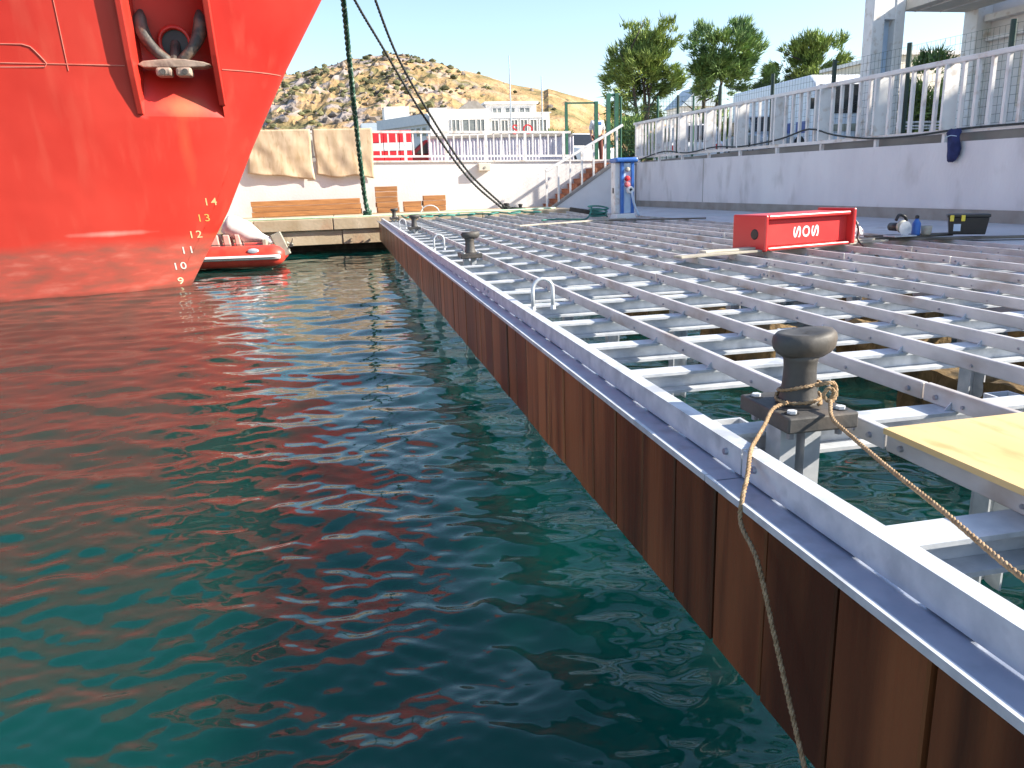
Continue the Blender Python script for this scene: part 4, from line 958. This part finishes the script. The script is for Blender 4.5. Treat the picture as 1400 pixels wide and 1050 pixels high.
# vehicles
def car(name, label, cat, loc, rz_, L_, W_, H_, paint, group=None, lampmat=REDP):
    r = thing(name, label, cat, loc, group); o = Vector(loc)
    def B(poly, y0, y1): 
        m_ = MB(); m_.prism(poly, 'xz', y0, y1); m_.v = [(p[0]+o.x, p[1]+o.y, p[2]+o.z) for p in m_.v]; return m_
    h = H_; l = L_/2
    B([(-l, .25*h), (-l*.98, .50*h), (-l*.9, .56*h), (l*.55, .60*h), (l*.93, .52*h), (l, .42*h), (l*.99, .22*h), (l*.9, .16*h), (-l*.92, .16*h)], -W_/2, W_/2).build('body', paint, r, bevel=.06)
    B([(-l*.86, .57*h), (-l*.62, .96*h), (l*.05, h), (l*.22, .97*h), (l*.52, .605*h)], -W_/2*.88, W_/2*.88).build('cabin', paint, r, bevel=.05)
    B([(-l*.74, .61*h), (-l*.57, .91*h), (l*.03, .94*h), (l*.17, .92*h), (l*.40, .62*h)], -W_/2*.9, W_/2*.9).build('side_window', GLASS, r)
    B([(l*.235, .95*h), (l*.25, .955*h), (l*.51, .63*h), (l*.50, .62*h)], -W_/2*.78, W_/2*.78).build('windscreen', GLASS, r)
    B([(-l*.875, .60*h), (-l*.66, .92*h), (-l*.68, .93*h), (-l*.89, .60*h)], -W_/2*.75, W_/2*.75).build('rear_window', GLASS, r)
    for sx in (-.62, .62):
        for sy_ in (-1, 1):
            w_ = MB().cyl((o.x+sx*l, o.y+sy_*(W_/2-.22), o.z+.19*h), (o.x+sx*l, o.y+sy_*(W_/2+.01), o.z+.19*h), .2*h, n=16).build('wheel', RUBBER, r)
            MB().cyl((o.x+sx*l, o.y+sy_*(W_/2), o.z+.19*h), (o.x+sx*l, o.y+sy_*(W_/2+.03), o.z+.19*h), .12*h, n=12).build('rim', GALV, w_)
    for sy_ in (-1, 1):
        MB().box(o.x-l*1.0-.01, o.x-l*.93, o.y+sy_*W_*.40-.12, o.y+sy_*W_*.40+.12, o.z+.40*h, o.z+.50*h).build('tail_light', lampmat, r)
        MB().box(o.x+l*.93, o.x+l+.01, o.y+sy_*W_*.37-.15, o.y+sy_*W_*.37+.15, o.z+.40*h, o.z+.47*h).build('headlight', WHITEP, r)
    MB().box(o.x-l-.03, o.x-l+.06, o.y-W_*.45, o.y+W_*.45, o.z+.2*h, o.z+.30*h).build('bumper', BLACKP if paint is not CARW else WHITEP, r)
    r.rotation_euler.z = rz_; return r
car('parked_car', 'maroon car parked behind the far railing beside the striped kiosk', 'car', (4.6, 39, 2.6), R(180), 5.0, 2.4, 1.75, CARM, 'parked cars')
car('parked_car', 'white car with a red tail light behind the right railing', 'car', (17.0, 37.5, 2.6), R(75), 5.8, 2.5, 2.1, CARW, 'parked cars')
car('parked_car', 'silver car in shade just left of the large white van', 'car', (20.6, 36.4, 2.88), R(-100), 5.8, 2.5, 2.1, CARS, 'parked cars')
car('parked_car', 'small white car seen through the green gate frame', 'car', (13.4, 45, 2.9), R(-70), 5.0, 2.4, 2.0, CARW, 'parked cars')
# van / coach
vn = thing('large_van', 'tall white van with a dark windscreen parked behind the railing', 'van', (22.6, 34, 2.88))
def vb(x0, x1, y0, y1, z0, z1, name, mt, bev=0): return MB().box(x0, x1, y0, y1, z0, z1).build(name, mt, vn, bevel=bev)
MB().prism([(32.0, 3.25), (32.0, 4.6), (32.25, 6.1), (32.6, 6.36), (39.5, 6.36), (39.6, 6.2), (39.6, 3.25)], 'yz', 20.95, 24.4).build('body', VANP, vn, bevel=.10)
MB().prism([(31.99, 4.70), (31.975, 4.70), (32.175, 5.92), (32.19, 5.92)], 'yz', 21.2, 24.15).build('windscreen', GLASS, vn)
vb(21.0, 24.35, 31.93, 31.995, 3.2, 3.5, 'bumper', GREYM, .03)
vb(21.3, 24.05, 31.95, 31.998, 3.95, 4.25, 'grille', GREYM, .02)
for x in (21.25, 23.75): vb(x, x+.45, 31.94, 31.999, 3.72, 3.92, 'headlight', WHITEP, .02)
vb(22.15, 23.1, 31.945, 31.996, 3.55, 3.72, 'number_plate', WHITEP)
for i_, (y0, y1) in enumerate(((32.5, 33.4), (33.6, 35.2), (35.4, 37.0), (37.2, 39))): vb(20.925, 20.949, y0, y1, 3.95, 4.45, 'side_stripe', STRIPE)
for y in (33.1, 38.2):
    w_ = MB().cyl((20.93, y, 3.37), (21.3, y, 3.37), .48, n=20).build('wheel', RUBBER, vn); MB().cyl((20.91, y, 3.37), (20.93, y, 3.37), .26, n=14).build('rim', GALV, w_)
vb(20.70, 20.92, 31.95, 32.1, 4.9, 5.35, 'mirror', BLACKP, .02)
MB().bar((22.0, 31.93, 4.75), (23.5, 32.06, 5.3), .03, .02).build('wiper', BLACKP, vn)
vn.location.x -= .45*S
# portal and building on the right
po = thing('portal_column', 'white framed portal column carrying the canopy on the right', 'column', (14.7, 20, 2.88))
MB().box(14.16, 14.52, 20.0, 20.4, 2.88, 6.95).build('upright', WPAINT, po, bevel=.02); MB().box(14.84, 15.14, 20.0, 20.4, 2.88, 6.95).build('upright', WPAINT, po, bevel=.02)
MB().box(14.522, 14.838, 20.02, 20.38, 6.1, 6.95).build('infill', WPAINT, po)
MB().box(14.522, 14.838, 20.25, 20.3, 2.9, 6.098).build('back_panel', LBLUE, po)
po.location.x += .22*S
cn = thing('canopy', 'beige flat canopy slab between the portal column and the building', 'canopy', (16.3, 18, 6.3))
MB().box(15.364, 17.40, 15.6, 20.2, 6.33, 6.62).build('slab', BEIGE, cn)
for x in (15.7, 16.5): MB().box(x, x+.04, 15.7, 20.1, 6.30, 6.328).build('rib', WPAINT, cn)
rb_ = thing('white_house', 'white building with ledges and a dark window at the right edge', 'building', (20, 15, 2.88))
MB().box(17.9, 23, 8.0, 20.0, 2.88, 6.85).build('wall', WHITEW, rb_); MB().box(17.42, 17.9, 19.75, 20.25, 2.88, 6.9).build('corner_column', WPAINT, rb_, bevel=.02)
MB().box(17.6, 17.898, 8, 19.7, 6.0, 6.16).build('ledge', WPAINT, rb_); MB().box(17.7, 17.898, 8, 19.7, 5.5, 5.6).build('ledge', WPAINT, rb_)
MB().box(17.85, 23.1, 7.9, 20.1, 6.852, 6.93).build('parapet', WPAINT, rb_)
w_ = MB().box(17.84, 17.898, 16.9, 18.6, 3.7, 5.2).build('window', BEIGE, rb_); MB().box(17.825, 17.839, 17.0, 18.5, 3.8, 5.1).build('pane', GLASS, w_)
# long apartment block off to the right whose shade lies over the wall and the deck's rear
ap = thing('apartment_block', 'long pale apartment block set back to the right of the harbour road', 'building', (37, 5, 2.88))
MB().box(32, 42, -25, 26.2, 2.88, 15.1).build('wall', WHITEW, ap); MB().box(31.7, 42.3, -25.3, 26.5, 15.1, 15.35).build('roof', PLINTH, ap)
for fl in range(4):
    for k in range(14):
        y0 = -23+k*3.5; w_ = MB().box(31.94, 31.998, y0, y0+1.5, 4+fl*3.3, 6+fl*3.3).build('window', WPAINT, ap); MB().box(31.92, 31.938, y0+.1, y0+1.4, 4.1+fl*3.3, 5.9+fl*3.3).build('pane', GLASS, w_)
tw = thing('tan_house', 'tan flat roofed house behind the bushes on the right', 'building', (33, 42, 2.88))
MB().box(31.2, 37, 41, 48, 2.88, 8.5).build('wall', BEIGE, tw); MB().box(31, 37.2, 40.8, 48.2, 8.5, 8.7).build('roof', WPAINT, tw)
rk_ = thing('tube_rack', 'white tubular rack standing beside the portal column', 'rack', (17.5, 22, 2.88))
for y in (21.0, 22.6): MB().tube([(16.3, y, 2.88), (16.3, y, 3.5), (18.6, y, 3.5), (18.6, y, 2.88)], .03, 6).build('frame', WPAINT, rk_)
for zz in (3.12, 3.32, 3.49): MB().bar((16.3, 21.0, zz), (18.6, 21.0, zz), .04, .04).build('rail', WPAINT, rk_)
for x in (16.3, 18.6): MB().bar((x, 21.0, 3.49), (x, 22.6, 3.49), .04, .04).build('rail', WPAINT, rk_)

# ---- trees
def crown(centre, ext, nclump, leaves, mt, parent, seed, up=.5, size=.28):
    r = np.random.default_rng(seed); vs = []; fs = []
    cx_, cy2, cz = centre; ex, ey, ez = ext
    lob = [(r.normal(0, .40, 3)*np.array([ex, ey, ez])*np.array([1, 1, .95]), r.uniform(.22, .42)) for _ in range(26)]
    for k in range(nclump):
        lc, lr = lob[r.integers(len(lob))]
        d = r.normal(size=3); d /= np.linalg.norm(d)
        p = lc+d*np.array([ex, ey, ez])*lr*r.uniform(.55, 1.0)
        if abs(p[2]) > ez*1.02: continue
        outd = p/np.array([ex, ey, ez]); outd = outd/(np.linalg.norm(outd)+1e-6)
        tip = outd*.8+np.array([0, 0, up])+r.normal(0, .25, 3); tip /= np.linalg.norm(tip)
        for l in range(leaves):
            q = p+r.normal(0, .28, 3)*np.array([1, 1, .8])*size*2.2
            dd = tip+r.normal(0, .35, 3); dd /= np.linalg.norm(dd)
            sd = np.cross(dd, r.normal(size=3)); sd /= np.linalg.norm(sd)
            ln = size*r.uniform(1.0, 2.9); wd = size*r.uniform(.14, .26)
            a = np.array([cx_, cy2, cz])+q; n0 = len(vs)
            vs += [tuple(a-sd*wd), tuple(a+sd*wd), tuple(a+dd*ln)]; fs.append((n0, n0+1, n0+2))
    m_ = MB(); m_.v = vs; m_.f = fs; return m_.build('crown', mt, parent, norm=False)
def tree(label, base, height, centre, ext, seed, mt, ncl=420, fork=3, size=.3, up=.5):
    t = thing('evergreen_tree', label, 'tree', base, 'evergreen trees beyond the railing')
    rr_ = random.Random(seed); b_ = MB(); x, y, z = base
    top = V(*centre)
    for k in range(fork):
        e = top+V(rr_.uniform(-.5, .5)*ext[0], rr_.uniform(-.4, .4)*ext[1], rr_.uniform(0, .6)*ext[2])
        s_ = V(x+rr_.uniform(-.2, .2), y, z)
        mid = s_.lerp(e, .45)+V(rr_.uniform(-.4, .4), 0, .3)
        pts = resample([s_, mid, e], .7); b_.tube(pts, list(np.linspace(.30, .05, len(pts))), 7)
        for q in range(4):
            i_ = rr_.randrange(len(pts)//3, len(pts)); p = pts[i_]
            b_.tube([p, p+V(rr_.uniform(-1, 1)*ext[0]*.6, rr_.uniform(-1, 1)*ext[1]*.5, rr_.uniform(.1, .6)*ext[2])], [.09, .02], 5)
    b_.build('trunk', BARK, t, smooth=True, norm=False)
    crown(centre, ext, ncl, 34, mt, t, seed, up, size)
    return t
tree('tall bushy evergreen tree right of the green gate, leftmost of the trees', (28.1, 70, 2.9), 13, (27.5, 70, 11.2), (3.7, 3.4, 4.7), 11, LEAF1, 470)
tree('rounded evergreen tree with bare forked trunk, middle of the trees', (33.6, 70, 2.9), 13, (34.9, 70, 12.4), (3.6, 3.3, 3.6), 23, LEAF2, 420, 3)
tree('shorter evergreen tree behind the white van', (44.4, 70, 2.9), 11, (44.3, 70, 11.9), (3.1, 3.0, 2.7), 35, LEAF1, 330)
tree('small dark conical tree left of the one behind the van', (40.4, 70.5, 2.9), 9, (40.3, 70.5, 9.8), (1.3, 1.3, 2.0), 41, LEAF2, 150)
def bush(label, centre, ext, seed, mt=LEAF1, ncl=200, size=.2):
    t = thing('leafy_bush', label, 'bush', (centre[0], centre[1], 2.88), 'bushes beyond the railings')
    b_ = MB(); rr_ = random.Random(seed)
    for k in range(4): b_.tube([(centre[0]+rr_.uniform(-.2, .2), centre[1], 2.88), (centre[0]+rr_.uniform(-.6, .6)*ext[0], centre[1]+rr_.uniform(-.5, .5)*ext[1], centre[2]+rr_.uniform(-.2, .5)*ext[2])], [.07, .02], 5)
    b_.build('stems', BARK, t); crown(centre, ext, ncl, 30, mt, t, seed, .4, size); return t
bush('large green bush between the portal column and the white building', (24.9, 31, 4.9), (2.2, 1.6, 1.9), 51, LEAF1, 380)
bush('low bush behind the white car with the red tail light', (21.5, 44, 4.4), (3.2, 1.4, 1.5), 52, LEAF1, 260)
bush('scraggly low bush right of the gate leaf', (17.4, 46, 4.3), (2.2, 1.4, 1.4), 53, LEAF2, 200)
bush('small bush seen through the gate frame', (14.2, 52, 4.2), (1.6, 1.2, 1.2), 54, LEAF1, 120)
wh = thing('distant_house', 'small white gabled house beside the leftmost tree', 'building', (43, 95, 2.9))
MB().box(42.5, 47, 95, 100, 2.9, 11.0).build('wall', WHITEW, wh); MB().prism([(42.1, 11.0), (47.4, 11.0), (44.75, 13.4)], 'xz', 94.7, 100.3).build('roof', BGREY, wh)
for k, (x, y, h) in enumerate(((18.2, 84, 15.2), (21.6, 84, 13.2))): tag(MB().cyl((x, y, 2.9), (x, y, h), .09, .05, 8).build('lamp_mast', BGREY), ['thin tall mast rising left over the white building roof', 'shorter thin mast rising right over the white building roof'][k], 'mast', 'masts by the harbour building')

# ---- person by the gate
pe = thing('person', 'person in a white shirt and brown trousers standing at the gate', 'person', (12.0, 36.4, 2.9))
def skinned(name, verts, edges, radii, mt, parent, sub=2):
    me = bpy.data.meshes.new(name); g = Vector(ORG[parent.name])
    me.from_pydata([tuple((Vector(v)-g)*S) for v in verts], edges, []); me.materials.append(mt)
    o = bpy.data.objects.new(name, me); col.objects.link(o); o.parent = parent; ORG[o.name] = ORG[parent.name]
    md = o.modifiers.new('skin', 'SKIN'); md.use_smooth_shade = True
    for v, r in zip(me.skin_vertices[0].data, radii): v.radius = (r*S, r*S)
    me.skin_vertices[0].data[0].use_root = True
    sb = o.modifiers.new('sub', 'SUBSURF'); sb.levels = sb.render_levels = sub
    return o
k = 2.42/1.0; X0, Y0, Z0 = 12.0, 36.4, 2.9
def pv(x, y, z): return (X0+x*k, Y0+y*k, Z0+z*k)
bv = [pv(0, 0, .52), pv(0, 0, .62), pv(0, 0, .76), pv(0, .0, .83), pv(0, -.005, .87), pv(0, -.01, .92), pv(0, -.01, .97),
      pv(-.10, 0, .80), pv(-.13, .01, .64), pv(-.12, -.05, .50), pv(-.12, -.09, .45), pv(.10, 0, .80), pv(.14, .01, .64), pv(.10, -.07, .55), pv(.05, -.11, .57),
      pv(-.055, 0, .49), pv(-.06, -.01, .27), pv(-.06, .02, .04), pv(-.06, -.06, .015), pv(.055, 0, .49), pv(.07, -.03, .27), pv(.08, .0, .04), pv(.08, -.08, .015)]
be = [(0, 1), (1, 2), (2, 3), (3, 4), (4, 5), (5, 6), (2, 7), (7, 8), (8, 9), (9, 10), (2, 11), (11, 12), (12, 13), (13, 14), (0, 15), (15, 16), (16, 17), (17, 18), (0, 19), (19, 20), (20, 21), (21, 22)]
br = [.07, .065, .08, .035, .045, .058, .035, .035, .026, .02, .016, .035, .026, .02, .016, .05, .036, .022, .02, .05, .036, .022, .02]
skinned('body', bv, be, [r*k for r in br], SKIN, pe)
skinned('shirt', [bv[i_] for i_ in (0, 1, 2, 7, 8, 11, 12)], [(0, 1), (1, 2), (2, 3), (3, 4), (2, 5), (5, 6)], [r*k for r in (.082, .078, .092, .05, .04, .05, .04)], SHIRT, pe)
skinned('trousers', [bv[i_] for i_ in (0, 15, 16, 17, 19, 20, 21)], [(0, 1), (1, 2), (2, 3), (0, 4), (4, 5), (5, 6)], [r*k for r in (.083, .062, .046, .034, .062, .046, .034)], TROUSER, pe)
hr_ = MB().lathe(pv(0, .012, .93), [(.001, .055*k), (.035*k, .05*k), (.058*k, .025*k), (.063*k, 0), (.058*k, -.02*k), (.04*k, -.03*k)], 14); hr_.build('hair', HAIR, pe, smooth=True)
MB().box(X0-.06*k, X0+.06*k, Y0-.11*k, Y0-.08*k, Z0+.74*k, Z0+.80*k).build('scarf', BLUESH, pe, bevel=.03)
for sx in (-.02, .02): MB().cyl(pv(sx, -.062, .93), pv(sx, -.069, .93), .007*k, n=8).build('eye', BLACKP, pe)
MB().cyl(pv(0, -.06, .915), pv(0, -.082, .908), .010*k, .006*k, 8).build('nose', SKIN, pe)
